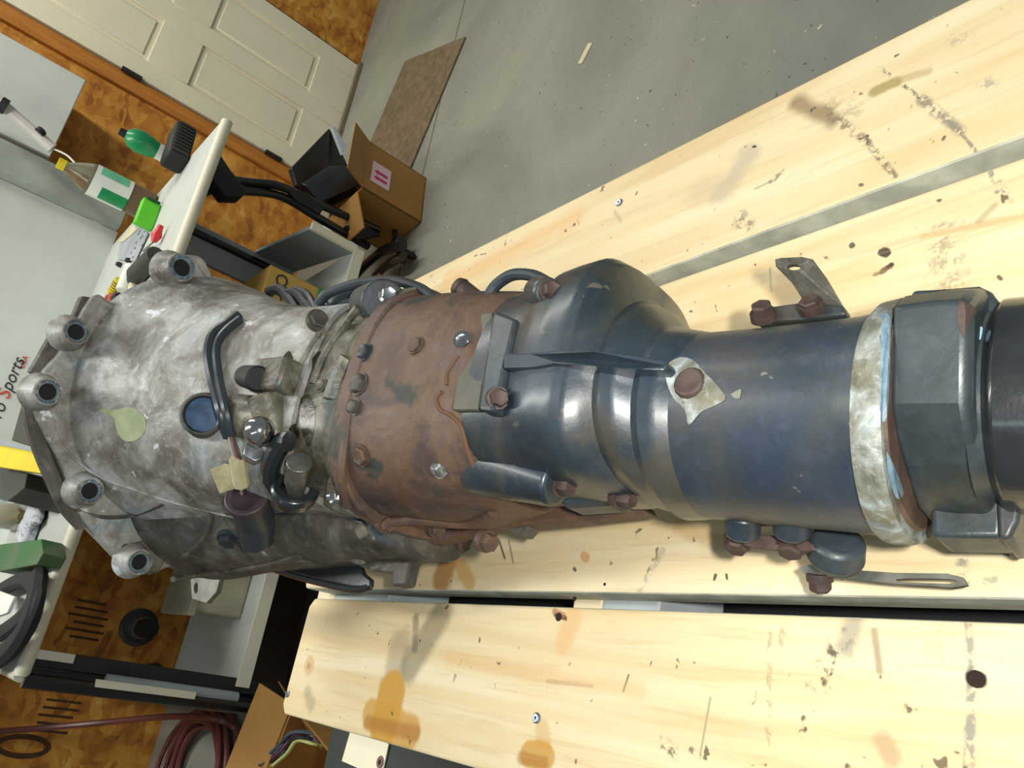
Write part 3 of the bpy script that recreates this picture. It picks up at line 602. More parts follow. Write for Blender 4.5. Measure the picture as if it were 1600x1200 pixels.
st_mid2 = [S(D_, .95, 1380, 393, 1385, 395, .0036, .4, 120, .2), S(D_, .95, 1378, 424, 1392, 414, .0022, .6, 160, .3), S(D_, .8, 1370, 428, 1367, 429, .0014), S(D_, .85, 1331, 383, 1332, 384, .0022, .4, 120, .2), S((120, 112, 96), .55, 1470, 370, 1484, 440, .012, .5, 120, .7, .8), S((196, 150, 96), .5, 1440, 370, 1600, 338, .0022, .5, 60, .7), S(D_, .8, 1560, 432, 1564, 436, .0014, .5), S(BL, .5, 1203, 420, 1205, 455, .001, .4, 90, .5), S(BL, .8, 1548, 268, 1558, 300, .0014, .5, 90, .5, .3), S(BL, .8, 1562, 282, 1580, 318, .0016, .5, 90, .5, .3), S((150, 140, 112), .5, 1555, 320, 1530, 345, .002, .4, 60, .6), S((226, 180, 110), .3, 1100, 480, 1350, 430, .010, .6, 40, .8)]
st_top = [S((130, 108, 76), .8, 1245, 160, 1300, 188, .007, .35, 60, .7), S((104, 88, 66), .7, 1290, 172, 1352, 220, .0035, .5, 90, .7, .4), S((96, 84, 68), .75, 1352, 220, 1398, 275, .0022, .5, 90, .6, .3), S((150, 130, 96), .45, 1300, 165, 1330, 175, .008, .6, 90, .8, .5), S((84, 80, 72), .85, 1368, 100, 1440, 155, .0012, .5, 90, .4, .4), S((96, 98, 96), .75, 1440, 155, 1500, 205, .0036, .5, 90, .7, .3), S((104, 104, 98), .7, 1500, 205, 1533, 247, .0012, .5, 90, .5, .3), S((150, 136, 76), .8, 1368, 142, 1400, 128, .005, .3, 60, .4), S((176, 156, 110), .6, 1400, 126, 1450, 112, .003, .4, 60, .6), S((150, 140, 124), .45, 1495, 60, 1510, 55, .006, .8, 120, .6, .5), S(BL, .5, 1540, 130, 1545, 134, .005, .5, 90, .6, .4),
    S((176, 166, 146), .6, 1170, 240, 1130, 300, .010, .6, 60, .8), S((190, 170, 140), .4, 1090, 300, 1120, 290, .012, .5, 60, .8), S((110, 104, 92), .7, 1158, 338, 1168, 352, .006, .5, 120, .6, .4), S((120, 100, 70), .7, 1205, 282, 1222, 270, .003, .6, 120, .5, .6), S(GR, .5, 1180, 295, 1205, 283, .001, .4, 90, .5), S(D_, .9, 765, 392, 775, 380, .0016, .9, 160, .4, .6), S(D_, .8, 740, 400, 760, 396, .0012, .9, 160, .4, .6), S(D_, .95, 1177, 229, 1180, 229, .0013), S(D_, .8, 1335, 146, 1345, 148, .0018, .8, 160, .4, .7), S((224, 170, 108), .45, 700, 440, 900, 340, .014, .5, 40, .8), S(D_, .6, 820, 420, 830, 428, .0014, .9, 160, .4), S((170, 160, 130), .5, 970, 345, 960, 330, .002)]
M_P = [pine('pine_bottom', st_bottom, (0, 0, 0)), pine('pine_middle', st_mid, (.37, .1, 0)), pine('pine_upper', st_mid2, (1.1, .4, 0)), pine('pine_top', st_top, (2.3, .9, 0))]
M_UND = plain('grey_sawn_side', (206, 206, 188), .8, var=.15, scale=30)
tbl = empty('plank_table', (0.25, 0.45, 0), 'rough table of wide pale pine planks stained with oil and grease', 'table')
def tpart(name, mb, mat, par=None, **k): mb.v = [v - tbl.location for v in mb.v]; return obj(name, mb, mat, par or tbl, **k)
th = .036; y_near = -.45
xj = ax
XJ = .567 * H
def plank(x0, x1, ya, yb, mat, corner=.012, skew=0.0):
    o = [(x0 + corner, ya), (x1 - corner, ya), (x1, ya + corner), (x1, yb - corner + skew), (x1 - corner, yb + skew), (x0 + corner, yb), (x0, yb - corner), (x0, ya + corner)]
    p = tpart('plank', MB().prism([(a, b, TZ) for a, b in o], (0, 0, -th)), mat, bevel=.0025, smooth=0)
    p.data.materials.append(M_UND)
    for f in p.data.polygons:
        if abs(f.normal.z) < .5: f.material_index = 1
    return p
plank(-.1285 * H, .1625 * H, y_near, 1.99 * H, M_P[0], .010, -.006)
plank(.1885 * H, .478 * H, y_near, 2.03 * H, M_P[1], .004)
plank(.484 * H, .788 * H - .004, y_near, 2.03 * H, M_P[2], .004)
plank(.8155 * H, 1.111 * H, y_near, 2.05 * H, M_P[3], .004)
def beam(pa, pb, mat, x0=-.11, x1=1.09, z1=TZ - th, hh=.09):
    ya, yb = sorted((az(*pa, z1).y, az(*pb, z1).y)); return tpart('crossbeam', MB().box(((x0 + x1) * H / 2, (ya + yb) / 2, z1 - hh / 2), ((x1 - x0) * H, yb - ya, hh)), mat, bevel=.002)
M_BLUEB = plain('pale_blue_grey_board', (176, 186, 190), .7); M_PINEB = plain('pale_beam_wood', (232, 218, 186), .7)
beam((895, 945), (940, 945), M_PINEB); beam((941, 946), (1030, 950), M_BLUEB)
beam((495, 935), (522, 935), M_PINEB); beam((523, 935), (606, 938), M_BLUEB); beam((2300, 1000), (2500, 1000), M_PINEB)
for x in (.10, .95):
    for y in (1.85, .2): tpart('leg', MB().box((x * H, y * H * .98, (TZ - th - .09) / 2), (.08, .08, TZ - th - .09)), M_PINEB, bevel=.003)
# dark sheet under the boards, keeps the gaps between them black
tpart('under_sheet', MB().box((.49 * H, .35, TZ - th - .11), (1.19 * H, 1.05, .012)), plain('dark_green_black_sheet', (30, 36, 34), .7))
M_ZINC = plain('zinc_screw', (150, 160, 172), .3, .9)
def screw(px, py, r_=.0042, deep=0.0):
    q = at(px, py); m = MB().lathe((q.x, q.y, TZ - .001), (0, 0, 1), [(0, r_), (.0022, r_), (.0030, r_ * .75), (.0030, r_ * .32), (.0016, r_ * .25)], 16)
    return tpart('screw', m, M_ZINC, smooth=30)
for p in ((968, 317), (450, 1084), (839, 1122)): screw(*p)
for px, py in ((1290, 305), (1184, 1000)): pass
hm = plain('dark_hole', (40, 26, 18), .9)
for px, py, r_ in ((873, 964, .004), (1525, 1061, .005), (945, 913, .0014), (897, 935, .0018)):
    q = at(px, py); tpart('nail_hole', MB().lathe((q.x, q.y, TZ - .0012), (0, 0, 1), [(0, r_), (.0016, r_ * .9)], 10), hm)
# dark green case and paper tag under the table
v0, v1, v2 = az(505, 1140, .56), az(560, 1225, .56), az(1050, 1230, .56)
gc = empty('green_case', (-.13, .9, 0), 'dark green steel case standing under the edge of the plank table', 'case')
obj('body', rel(MB().box((-.115, .60, .29), (.15, 1.14, .56)), gc), mottle('dark_green_paint', [(.3, (34, 42, 38)), (.7, (50, 58, 52))], 8, bump=.1), gc, bevel=.006)
hp_ = [az(*p, .5735) for p in ((548, 1140), (585, 1146), (607, 1163), (597, 1206), (586, 1212), (534, 1189))]
pt = centred('paper_tag', MB().prism(hp_, (0, 0, -.002)), plain('ivory_card', (240, 232, 204), .7, var=.02), 'ivory shipping tag with an eyelet lying on the dark green case', 'tag', smooth=0)
q = az(594, 1191, .5740) - pt.location; obj('eyelet', MB().lathe(q, (0, 0, 1), [(0, .0085), (.001, .008), (.001, .0035), (0, .003)], 18), plain('brown_eyelet', (120, 92, 84), .5), pt)
obj('eyelet_hole', MB().lathe(q, (0, 0, 1), [(0, .0036), (.0013, .0034)], 12), hm, pt)
# ================================================================ GEARBOX (local frame: x = right, y = along the shaft towards the bell, z = up)
Td = Vector((0.172, 0.147, 0.855)); Dd = Vector((0.109, 0.982, 0.153)).normalized()
Rr = Dd.cross(Vector((0, 0, 1))).normalized(); Uu = Rr.cross(Dd)
MG = Matrix((Rr, Dd, Uu)).transposed().to_4x4(); MG.translation = Td
BASE = Vector((0, .37, -.12))
gb = empty('gearbox', None, 'greasy four-wheel-drive gearbox lying on the plank table, grey bell housing, rusty middle and blue-black tail', 'gearbox', M=MG @ Matrix.Translation(BASE))
MGI = MG.inverted(); CL = MGI @ CAM
def lray(px, py): return (MGI.to_3x3() @ ray(px, py)).normalized()
def lh(px, py, h): d = lray(px, py); return CL + d * ((h - CL.z) / d.z)
def ls(px, py, s): d = lray(px, py); return CL + d * ((s - CL.y) / d.y)
def lw(px, py, w): d = lray(px, py); return CL + d * ((w - CL.x) / d.x)
BVH = []
def gpart(name, mb, mat, par=None, body=False, **k):
    if body: BVH.append(BVHTree.FromPolygons([tuple(v) for v in mb.v], mb.f))
    if par is None or par is gb: return obj(name, mb, mat, gb, loc=-BASE, **k)
    return obj(name, mb, mat, par, **k)          # sub-parts share their parent's frame
def hit(px, py):
    d = lray(px, py); best = None
    for b in BVH:
        r = b.ray_cast(CL, d)
        if r[0] is not None and (best is None or r[3] < best[2]): best = (r[0], r[1] if r[1].dot(d) < 0 else -r[1], r[3])
    return best
def hp3(px, py, off=0.0, h=0.03):
    r = hit(px, py)
    return (r[0] - lray(px, py) * off) if r else lh(px, py, h)
def ring(s, aL, aR, T, B, p=2.2, wc=0.0, hc=0.0, n=56, tilt=0.0):
    out = []
    for j in range(n):
        a = 2 * PI * j / n; c, q = math.cos(a), math.sin(a)
        x = (aR if c > 0 else aL) * math.copysign(abs(c) ** (2 / p), c); z = (T if q > 0 else B) * math.copysign(abs(q) ** (2 / p), q)
        out.append(Vector((wc + x, s + tilt * z, hc + z)))
    return out
def loft_st(sts, sub=4):
    ks = list(sts); full = []
    for i in range(len(ks) - 1):
        for k in range(sub):
            t = k / sub; t = t * t * (3 - 2 * t) if False else t
            full.append([a + (b - a) * t for a, b in zip(ks[i], ks[i + 1])])
    full.append(list(ks[-1])); return MB().loft([ring(*f) for f in full])
# --- materials
def grime(name, stops, dirt, tint, scale, detail, dist, rough, metal, bump, bdist, fine=None, bscale=90, coat=0.0):
    t = NT(name); v = t.vec(); big = t.noise(scale, detail, dist, v)
    c = t.ramp(big, stops)
    c = t.mix(t.math('MULTIPLY', sstep(t, t.noise(scale * .45, 7, 1.2, t.vec((1, 1, 1), (4, 2, 1)), .65), .50, .66), .62), c, dirt)
    c = t.mix(t.math('MULTIPLY', sstep(t, t.noise(scale * .6, 6, .8, t.vec((1, 1, 1), (1, 7, 3)), .6), .54, .70), .55), c, tint)
    if fine: c = t.mix(sstep(t, t.noise(fine[1], 3, .3, v), fine[2], fine[3]), c, fine[0])
    hi = t.noise(bscale, 4, .2, v)
    c = t.mix(t.math('MULTIPLY', sstep(t, hi, .50, .75), .22), c, tuple(min(255, k + (18 if coat else 18 if 'rust' in name else 60)) for k in stops[-1][1]))
    hh = t.math('ADD', hi, t.math('MULTIPLY', big, 2.0)); t.bump(hh, bump, bdist)
    q = t.out(c, t.math('ADD', rough - .1, t.math('MULTIPLY', t.noise(scale * 1.7, 4, .4, v), .28)), metal, coat)
    t.b.inputs['Coat Roughness'].default_value = .26; return q
M_ALU = grime('cast_aluminium', [(.30, (84, 81, 73)), (.43, (124, 121, 112)), (.55, (156, 155, 149)), (.72, (192, 197, 200))], (84, 74, 58), (112, 132, 142), 21, 9, .7, .48, .15, .9, .0012, fine=((214, 218, 220), 42, .66, .72), bscale=90)
M_CASE = grime('oily_grey_casting', [(.30, (42, 42, 34)), (.43, (78, 76, 62)), (.56, (110, 106, 90)), (.75, (148, 146, 130))], (60, 54, 32), (66, 86, 94), 26, 7, 1.2, .42, .12, .8, .0018, fine=((44, 44, 24), 26, .64, .70), bscale=80, coat=.15)
M_FLANK = grime('grimy_casting', [(.3, (52, 50, 44)), (.5, (78, 75, 66)), (.72, (108, 106, 98))], (46, 38, 26), (70, 90, 100), 18, 7, 1.0, .5, .1, .7, .0015, fine=((150, 152, 146), 30, .66, .74), bscale=80)
M_RUST = grime('rusty_brown_casting', [(.28, (50, 43, 42)), (.42, (72, 57, 50)), (.54, (96, 74, 57)), (.64, (88, 72, 66)), (.78, (108, 92, 84))], (92, 62, 42), (62, 56, 68), 13, 8, 1.1, .55, .05, .7, .0016, fine=((48, 52, 46), 22, .60, .70), bscale=90)
M_RUST2 = mottle('rusty_bolt', [(.3, (54, 43, 40)), (.7, (92, 76, 69))], 60, 5, .4, .6, .3, .4, .0006)
M_BLU = grime('blue_black_paint', [(.3, (20, 32, 36)), (.5, (32, 46, 56)), (.7, (46, 60, 72))], (84, 76, 60), (18, 36, 30), 9, 6, .9, .40, .1, .4, .001, fine=((92, 88, 80), 60, .68, .76), bscale=110, coat=.5)
M_BLU2 = grime('tail_paint', [(.3, (26, 40, 48)), (.5, (40, 52, 66)), (.72, (56, 64, 84))], (66, 64, 52), (18, 42, 32), 8, 6, .8, .42, .1, .4, .001, fine=((120, 120, 112), 70, .70, .76), bscale=110, coat=.2)
M_DKP = grime('dark_teal_paint', [(.3, (34, 42, 44)), (.5, (48, 57, 61)), (.7, (62, 72, 80))], (74, 66, 52), (24, 42, 34), 16, 6, .8, .42, .1, .4, .001, coat=.15)
M_BARE = grime('scraped_aluminium', [(.32, (64, 64, 52)), (.44, (100, 102, 90)), (.56, (130, 136, 130)), (.70, (176, 188, 192))], (100, 92, 66), (110, 144, 166), 34, 7, 1.0, .5, .1, .8, .001, bscale=140)
M_STEEL = mottle('polished_steel', [(.3, (180, 180, 178)), (.7, (214, 214, 212))], 20, rough=.14, metal=1.0, bump=0)
M_STL2 = mottle('worn_steel', [(.3, (112, 116, 118)), (.7, (170, 176, 180))], 50, rough=.3, metal=.8, bump=.2, bdist=.0005)
M_STL2D = mottle('dull_steel', [(.3, (66, 68, 64)), (.7, (118, 118, 108))], 50, rough=.42, metal=.4, bump=.2, bdist=.0005)
M_BLUE = mottle('blue_grey_sealant', [(.3, (78, 102, 116)), (.7, (120, 144, 158))], 50, 4, .4, .5, bump=.4)
M_RUB = mottle('black_rubber', [(.3, (30, 36, 40)), (.7, (52, 62, 70))], 14, rough=.38, bump=.15)
M_BLKS = mottle('oily_black_steel', [(.3, (26, 30, 32)), (.7, (46, 52, 55))], 20, rough=.30, metal=.3, bump=.25, coat=.5)
M_HOLE = plain('bore_shadow', (10, 14, 16), .8)
M_CHALK = mottle('pale_green_chalk', [(.35, (150, 158, 122)), (.7, (178, 188, 150))], 40, 5, .5, .8, bump=.2)
M_ORG = plain('orange_gasket', (98, 68, 44), .7)
# --- main bodies
bell = gpart('bell_housing', loft_st([(.462, .098, .096, .084, .09, 3.0), (.50, .100, .096, .090, .095, 2.8), (.545, .104, .098, .100, .10, 2.6), (.60, .116, .108, .120, .115, 2.4), (.66, .132, .124, .144, .135, 2.3), (.71, .148, .142, .166, .150, 2.2), (.735, .150, .150, .178, .155, 2.2)]), M_ALU, body=True, label='mottled grey cast aluminium bell housing')
flank = gpart('side_casing', loft_st([(.40, .060, .05, .045, .045, 2.6, -.058, -.058), (.47, .072, .05, .050, .052, 2.4, -.055, -.055), (.56, .090, .06, .070, .075, 2.3, -.055, -.05), (.65, .108, .06, .100, .090, 2.2, -.055, -.04), (.72, .128, .06, .125, .105, 2.2, -.055, -.03), (.735, .130, .06, .13, .11, 2.2, -.055, -.03)]), M_FLANK, body=True, label='darker grimy lower side of the bell housing')
fq = [ls(*p_, .737) for p_ in ((322, 425), (310, 405), (290, 400), (266, 402), (246, 430), (222, 468), (204, 478), (168, 474), (140, 463))]
fpoly = [(p_.x, p_.z) for p_ in fq] + [ (0, .19), (-.03, .198), (-.060, .197), (-.082, .180), (-.105, .155), (-.135, .13), (-.155, .112), (-.172, .085), (-.190, .052), (-.192, .028), (-.178, .005), (-.172, -.045), (-.15, -.10), (-.10, -.145), (-.05, -.163), (0, -.168), (.05, -.158), (.085, -.12), (.105, -.06), (.110, 0), (.112, .036), (.122, .064)]
fpoly = [(p.x, p.y) for p in smooth_path([(a, b, 0) for a, b in fpoly + fpoly[:1]], 3)][:-1]
flg = gpart('bell_flange', MB().prism([(a, .726, b) for a, b in fpoly], (0, .022, 0)), M_ALU, body=True, bevel=.003)
case = gpart('main_case', loft_st([(.385, .096, .100, .078, .08, 3.6), (.40, .096, .100, .080, .085, 3.6), (.43, .086, .088, .074, .08, 3.2), (.455, .090, .090, .078, .08, 3.2), (.475, .094, .092, .082, .08, 3.2)]), M_CASE, body=True, label='oil-stained grey middle case')
rust = gpart('adapter_plate', loft_st([(.262, .074, .088, .070, .07, 2.5), (.285, .082, .090, .077, .075, 2.5), (.32, .092, .092, .084, .08, 2.6), (.37, .096, .094, .086, .085, 2.6), (.392, .100, .096, .084, .085, 2.8)]), M_RUST, body=True, label='rust-brown adapter casting')
rfl = gpart('adapter_flange', loft_st([(.384, .106, .101, .086, .09, 2.8), (.400, .106, .101, .087, .09, 2.8)], 1), M_RUST, body=True, bevel=.002)
ext = gpart('transfer_housing', loft_st([(.118, .0605, .0535, .061, .058, 2.0, -.008), (.128, .0620, .0545, .067, .060, 2.05, -.008), (.136, .0630, .0560, .069, .06, 2.05, -.008), (.143, .0605, .0570, .065, .06, 2.1, -.006), (.152, .063, .062, .073, .065, 2.1, -.003), (.160, .063, .066, .076, .07, 2.1, 0), (.167, .060, .070, .072, .07, 2.2, 0), (.173, .062, .080, .077, .07, 2.6, 0), (.180, .063, .092, .082, .07, 3.0, 0), (.190, .064, .098, .084, .07, 3.0, 0), (.206, .064, .098, .084, .07, 2.8, 0), (.222, .064, .096, .081, .07, 2.8, 0), (.235, .066, .093, .076, .07, 2.6, 0), (.262, .070, .088, .076, .07, 2.5, 0), (.272, .070, .087, .075, .07, 2.5, 0)]), M_BLU, body=True, label='glossy blue-black bulged transfer housing')
tail = gpart('tail_housing', loft_st([(.016, .0625, .0560, .0635, .062, 2.1, -.007), (.03, .0615, .0540, .0625, .061, 2.05, -.007), (.08, .0610, .0535, .0625, .06, 2.0, -.008), (.122, .0610, .0535, .062, .058, 2.0, -.008)]), M_BLU2, body=True, label='smooth blue-black cylindrical tail housing')
sring = gpart('silver_ring', loft_st([(.0065, .0650, .0585, .0645, .064, 2.2, -.005), (.0085, .0665, .0595, .0655, .064, 2.2, -.005), (.017, .0665, .0590, .0650, .064, 2.2, -.006), (.0205, .0650, .0570, .0640, .062, 2.1, -.007)], 2), M_BARE, body=True, label='band of scraped bare aluminium')
gpart('seam', loft_st([(.0045, .0590, .0580, .0630, .058, 2.1, -.004), (.0070, .0610, .0580, .0630, .060, 2.1, -.004)], 1), mottle('brown_seam', [(.3, (54, 44, 38)), (.7, (96, 74, 60))], 60), body=True)
octo = [(-.0535, .001), (-.056, -.03), (-.042, -.056), (0, -.062), (.040, -.052), (.0545, -.015), (.0520, .028), (.040, .050), (.028, .0630), (-.0185, .0545), (-.0330, .0395)]
def oct_ring(k, y): return [Vector((a * k, y, b * k)) for a, b in octo]
coll = gpart('rear_collar', MB().loft([oct_ring(1.0, .0050), oct_ring(1.0, .0), oct_ring(1.012, -.012), oct_ring(1.0, -.0255), oct_ring(.93, -.0285)]), M_DKP, body=True, bevel=.0022, seg=3, smooth=30, label='dark faceted rear collar')
gpart('neck', MB().lathe((0, -.024, 0), (0, -1, 0), [(0, .052), (.004, .049), (.010, .046)], 40), M_DKP, body=True)
gpart('output_flange', MB().lathe((0, -.031, 0), (0, -1, 0), [(-.004, .045), (.000, .049), (.003, .0530), (.018, .0530), (.020, .049)], 56), M_BLKS, body=True, bevel=.001)
gpart('output_shaft', MB().lathe((0, -.050, 0), (0, -1, 0), [(0, .040), (.02, .040), (.022, .046), (.05, .046), (.052, .03)], 40), M_BLKS, body=True)
gpart('flange_lip', MB().tube([ls(*p_, -.028) for p_ in ((1531, 512), (1527, 560), (1527, 600), (1529, 650), (1534, 690), (1545, 742))], .0012, 6, 5), mottle('pale_blue_metal', [(.3, (130, 164, 196)), (.7, (160, 190, 214))], 60), label='pale blue scraped lip')
# collar facet and ears
def patch(name, poly, mat, off=.0005, step=5, par=None, **k):      # thin skin of scraped metal or chalk on the surface
    xs_ = [p[0] for p in poly]; ys_ = [p[1] for p in poly]; n = len(poly); m = MB()
    def inside(x, y):
        c = False
        for i in range(n):
            (x1, y1), (x2, y2) = poly[i], poly[i - 1]
            if (y1 > y) != (y2 > y) and x < (x2 - x1) * (y - y1) / (y2 - y1) + x1: c = not c
        return c
    c = (sum(xs_) / n, sum(ys_) / n); K = 5; rings = []
    sm = [(p.x, p.y) for p in smooth_path([(a, b, 0) for a, b in poly + poly[:1]], 3)][:-1]
    for q in range(1, K + 1):
        rings.append([hp3(c[0] + (a - c[0]) * q / K, c[1] + (b - c[1]) * q / K, off) for a, b in sm])
    cc_ = hp3(*c, off); N = len(sm); vs = [cc_] + [p for r in rings for p in r]; fs = [(0, 1 + j, 1 + (j + 1) % N) for j in range(N)]
    for q in range(K - 1):
        for j in range(N): fs.append((1 + q * N + j, 1 + (q + 1) * N + j, 1 + (q + 1) * N + (j + 1) % N, 1 + q * N + (j + 1) % N))
    return gpart(name, MB().add(vs, fs), mat, par, **k)
def slab_h(name, pts, th, mat, off=0.0, bevel=.0015, par=None, body=False, h=None, **k):   # a raised pad whose outline lies on the surface
    P = [hp3(px, py, off) if h is None else lh(px, py, h) for px, py in pts]
    c = sum(P, Vector()) / len(P); n = Vector((0, 0, 0))
    for i in range(len(P)): n += (P[i] - c).cross(P[(i + 1) % len(P)] - c)
    n.normalize()
    if n.dot(CL - c) < 0: n = -n
    P = [p + n * th * .5 for p in P]
    return gpart(name, MB().prism([tuple(p) for p in P], -n * th), mat, par, bevel=bevel, smooth=0, body=body, **k)
for pts, h0, th in ((((1422, 462), (1427, 453), (1480, 450), (1530, 446), (1552, 456), (1563, 492), (1540, 515), (1440, 512)), .018, .040), (((1525, 450), (1546, 451), (1560, 468), (1566, 498), (1545, 540), (1528, 530), (1522, 480)), .030, .05),
                    (((1453, 790), (1454, 833), (1460, 840), (1566, 841), (1568, 780), (1480, 760)), -.004, .036), (((1556, 770), (1560, 842), (1578, 843), (1592, 815), (1598, 780), (1575, 740)), .000, .046)):
    gpart('ear', MB().prism([tuple(lh(*p_, h0)) for p_ in pts], (0, 0, -th)), M_DKP, body=True, bevel=.004, seg=3, smooth=30)
patch('rust_scar', [(1497, 466), (1512, 474), (1527, 486), (1516, 502), (1505, 526), (1496, 498)], M_RUST2)
# --- black housing: top rib, front ledge
def ridge(name, pts, r_, mat, n=8, flat=1.0, sub=4, off=0.0, par=None, **k):
    return gpart(name, MB().tube([hp3(px, py, off) for px, py in pts], r_, n, sub, flat), mat, par, **k)
def bar(name, top, bot, th, mat, off=0.001, **k):         # a raised bar between two pixel lines on the surface
    A = [hp3(*p) for p in top]; Bq = [hp3(*p) for p in bot]; vs = []
    rings = []
    for a, b in zip(A, Bq):
        d = -(lray(700, 600)); n = (d + Vector((0, 0, 1))).normalized()
        rings.append([a + n * th, b + n * th, b - n * .004, a - n * .004])
    return gpart(name, MB().loft(rings), mat, bevel=.001, smooth=0, **k)
ledge = [(690, 560), (722, 556), (770, 484), (806, 498), (790, 556), (768, 560), (760, 645), (705, 645)]
def plane_slab(name, pts, cpx, th, mat, lift=.003, tilt=None, **kw):
    q = hit(*cpx); n = (q[1] + (Vector(tilt) if tilt else Vector())).normalized(); c = q[0] + n * lift; P = []
    for px, py in pts: d = lray(px, py); P.append(tuple(CL + d * ((c - CL).dot(n) / d.dot(n))))
    return gpart(name, MB().prism(P, -n * th), mat, smooth=0, **kw)
def planar(name, pts, h0, k, th, mat, **kw):       # slab in a tilted plane h = h0 - k * w
    P = []
    for px, py in pts:
        h = h0
        for _ in range(6): p_ = lh(px, py, h); h = h0 - k * p_.x
        P.append(tuple(p_))
    return gpart(name, MB().prism(P, (0, 0, -th)), mat, smooth=0, **kw)
planar('front_ledge', ((770, 484), (806, 498), (794, 548), (782, 600), (768, 642), (746, 640), (758, 560)), .081, .12, .026, M_DKP, bevel=.0025, body=True)
planar('front_ledge', ((705, 640), (712, 596), (722, 560), (736, 520), (752, 488), (770, 486), (762, 560), (748, 640)), .075, .12, .02, mottle('dusty_teal', [(.3, (70, 74, 66)), (.7, (100, 96, 82))], 20, bump=.2), bevel=.002, body=True)
gpart('top_rib', MB().prism([tuple(lh(px, py, float(np.interp(px, (786, 930, 1000, 1044), (.0872, .0872, .0790, .0715))))) for px, py in ((786, 552), (830, 551), (865, 547), (930, 550), (1000, 556), (1038, 562), (1044, 572), (1036, 579), (1000, 576), (930, 571), (865, 568), (830, 574), (786, 575))], (0, 0, -.022)), M_BLU, bevel=.0012, smooth=0)
ridge('rim_edge', ((690, 612), (682, 622), (688, 640), (706, 650), (722, 668), (730, 700), (745, 735), (770, 742)), .0016, M_ORG)
ridge('rim_edge', ((716, 556), (700, 580), (698, 602)), .0014, M_ORG)
# left lower lugs of the black housing
def boss(name, a, b, r0, r1, mat, n=20, bevel=.002, body=True, **k): return gpart(name, MB().cyl(a, b, r0, r1, n), mat, bevel=bevel, body=body, **k)
for x1, y1, x0, y0, r0, r1 in ((872, 757, 790, 728, .0150, .026), (856, 455, 842, 458, .0095, .012)):
    a = hp3(x1, y1, .002); gpart('bolt_tower', MB().cyl(a, a + (Vector((.014, .085, .002)) if y1 > 700 else hp3(x0, y0, -.004) - a), r0, r1, 24), M_BLU, bevel=.003, body=True, seg=3)
slab_h('mount_block', ((885, 745), (960, 742), (982, 758), (975, 795), (900, 800), (880, 785)), .030, M_DKP, bevel=.006, body=True, h=-.02)
gpart('lower_web', MB().prism([tuple(lh(*p, -.045)) for p in ((640, 815), (790, 770), (900, 780), (1000, 785), (1010, 800), (880, 815), (760, 826), (660, 850))], (0, 0, -.02)), M_RUST, bevel=.003, body=True, smooth=0)
gpart('lower_lug', MB().prism([tuple(lh(*p, -.05)) for p in ((785, 812), (828, 808), (826, 825), (815, 838), (795, 830))], (0, 0, -.015)), M_FLANK, bevel=.002, smooth=0)
# --- tail: plug, scraped patch, bosses, bracket
patch('scraped_patch', [(1046, 566), (1062, 558), (1082, 562), (1096, 576), (1133, 618), (1120, 632), (1095, 644), (1076, 664), (1070, 640), (1052, 622), (1040, 590)], M_BARE, label='bare metal patch around the rusty plug')
patch('scraped_patch', [(1141, 616), (1157, 608), (1156, 622), (1148, 622)], M_BARE)
r_ = hit(1077, 598); n_ = r_[1]
gpart('rusty_plug', MB().lathe(r_[0] - n_ * .002, n_, [(0, .0098), (.0025, .0094), (.0042, .0080), (.0034, .005)], 13), M_RUST2, bevel=.0008, label='rusty brown filler plug')
patch('chalk_mark', [(158, 638), (180, 640), (200, 636), (216, 641), (227, 655), (226, 674), (212, 688), (196, 689), (184, 678), (180, 662), (176, 650), (160, 645)], M_CHALK, label='pale green chalk blot')
patch('blue_scrape', [(1375, 478), (1390, 476), (1391, 560), (1386, 650), (1375, 640)], M_BLUE)
patch('blue_scrape', [(1385, 705), (1398, 730), (1412, 770), (1400, 778), (1388, 740)], M_BLUE)
M_OIL = mottle('dark_oil_stain', [(.3, (22, 22, 12)), (.7, (58, 50, 24))], 50, rough=.25, bump=.2)
for pl in ([(470, 622), (482, 616), (492, 640), (490, 676), (482, 700), (472, 676), (466, 648)], [(452, 668), (462, 662), (468, 678), (460, 690), (451, 684)], [(440, 560), (452, 548), (458, 566), (446, 576)], [(488, 560), (500, 548), (506, 566), (496, 590), (488, 580)]):
    patch('oil_stain', pl, M_OIL)
boss('round_boss', hp3(492, 508, -.006), hp3(482, 506, .006), .0135, .0125, M_CASE, 28)
boss('round_boss', hp3(600, 470, -.006), hp3(572, 474, .006), .019, .016, M_DKP, 28)
# bolts
BM = {}
def bolt(px, py, r_=.0085, h_=.007, mat=None, axis=None, off=0.0, depth=None, name='bolt', washer=True, n=6, label=None):
    key = (round(r_, 4), round(h_, 4), mat.name, washer, n)
    if depth is not None: p, nn = lh(px, py, depth), Vector((0, 0, 1))
    else:
        q = hit(px, py)
        p, nn = (q[0], q[1]) if q else (lh(px, py, 0), Vector((0, 0, 1)))
    if axis is not None: nn = Vector(axis).normalized()
    if key not in BM:
        m = MB()
        if washer: m.lathe((0, 0, -.004), (0, 0, 1), [(0, r_ * 1.22), (.0052, r_ * 1.2)], 20)
        m.lathe((0, 0, 0), (0, 0, 1), [(0, r_), (h_ * .8, r_), (h_, r_ * .82), (h_ - .0006, r_ * .5)], n)
        o = gpart(name, m, mat, smooth=25); BM[key] = o.data
    else:
        o = bpy.data.objects.new(name, BM[key]); COL.objects.link(o); o.parent = gb
    q = nn.to_track_quat('Z', 'Y'); o.matrix_basis = Matrix.Translation(p + nn * off - BASE) @ q.to_matrix().to_4x4() @ Matrix.Rotation(random.random(), 4, 'Z')
    if label: o['label'] = label
    return o
back = (-.15, -1, .15)
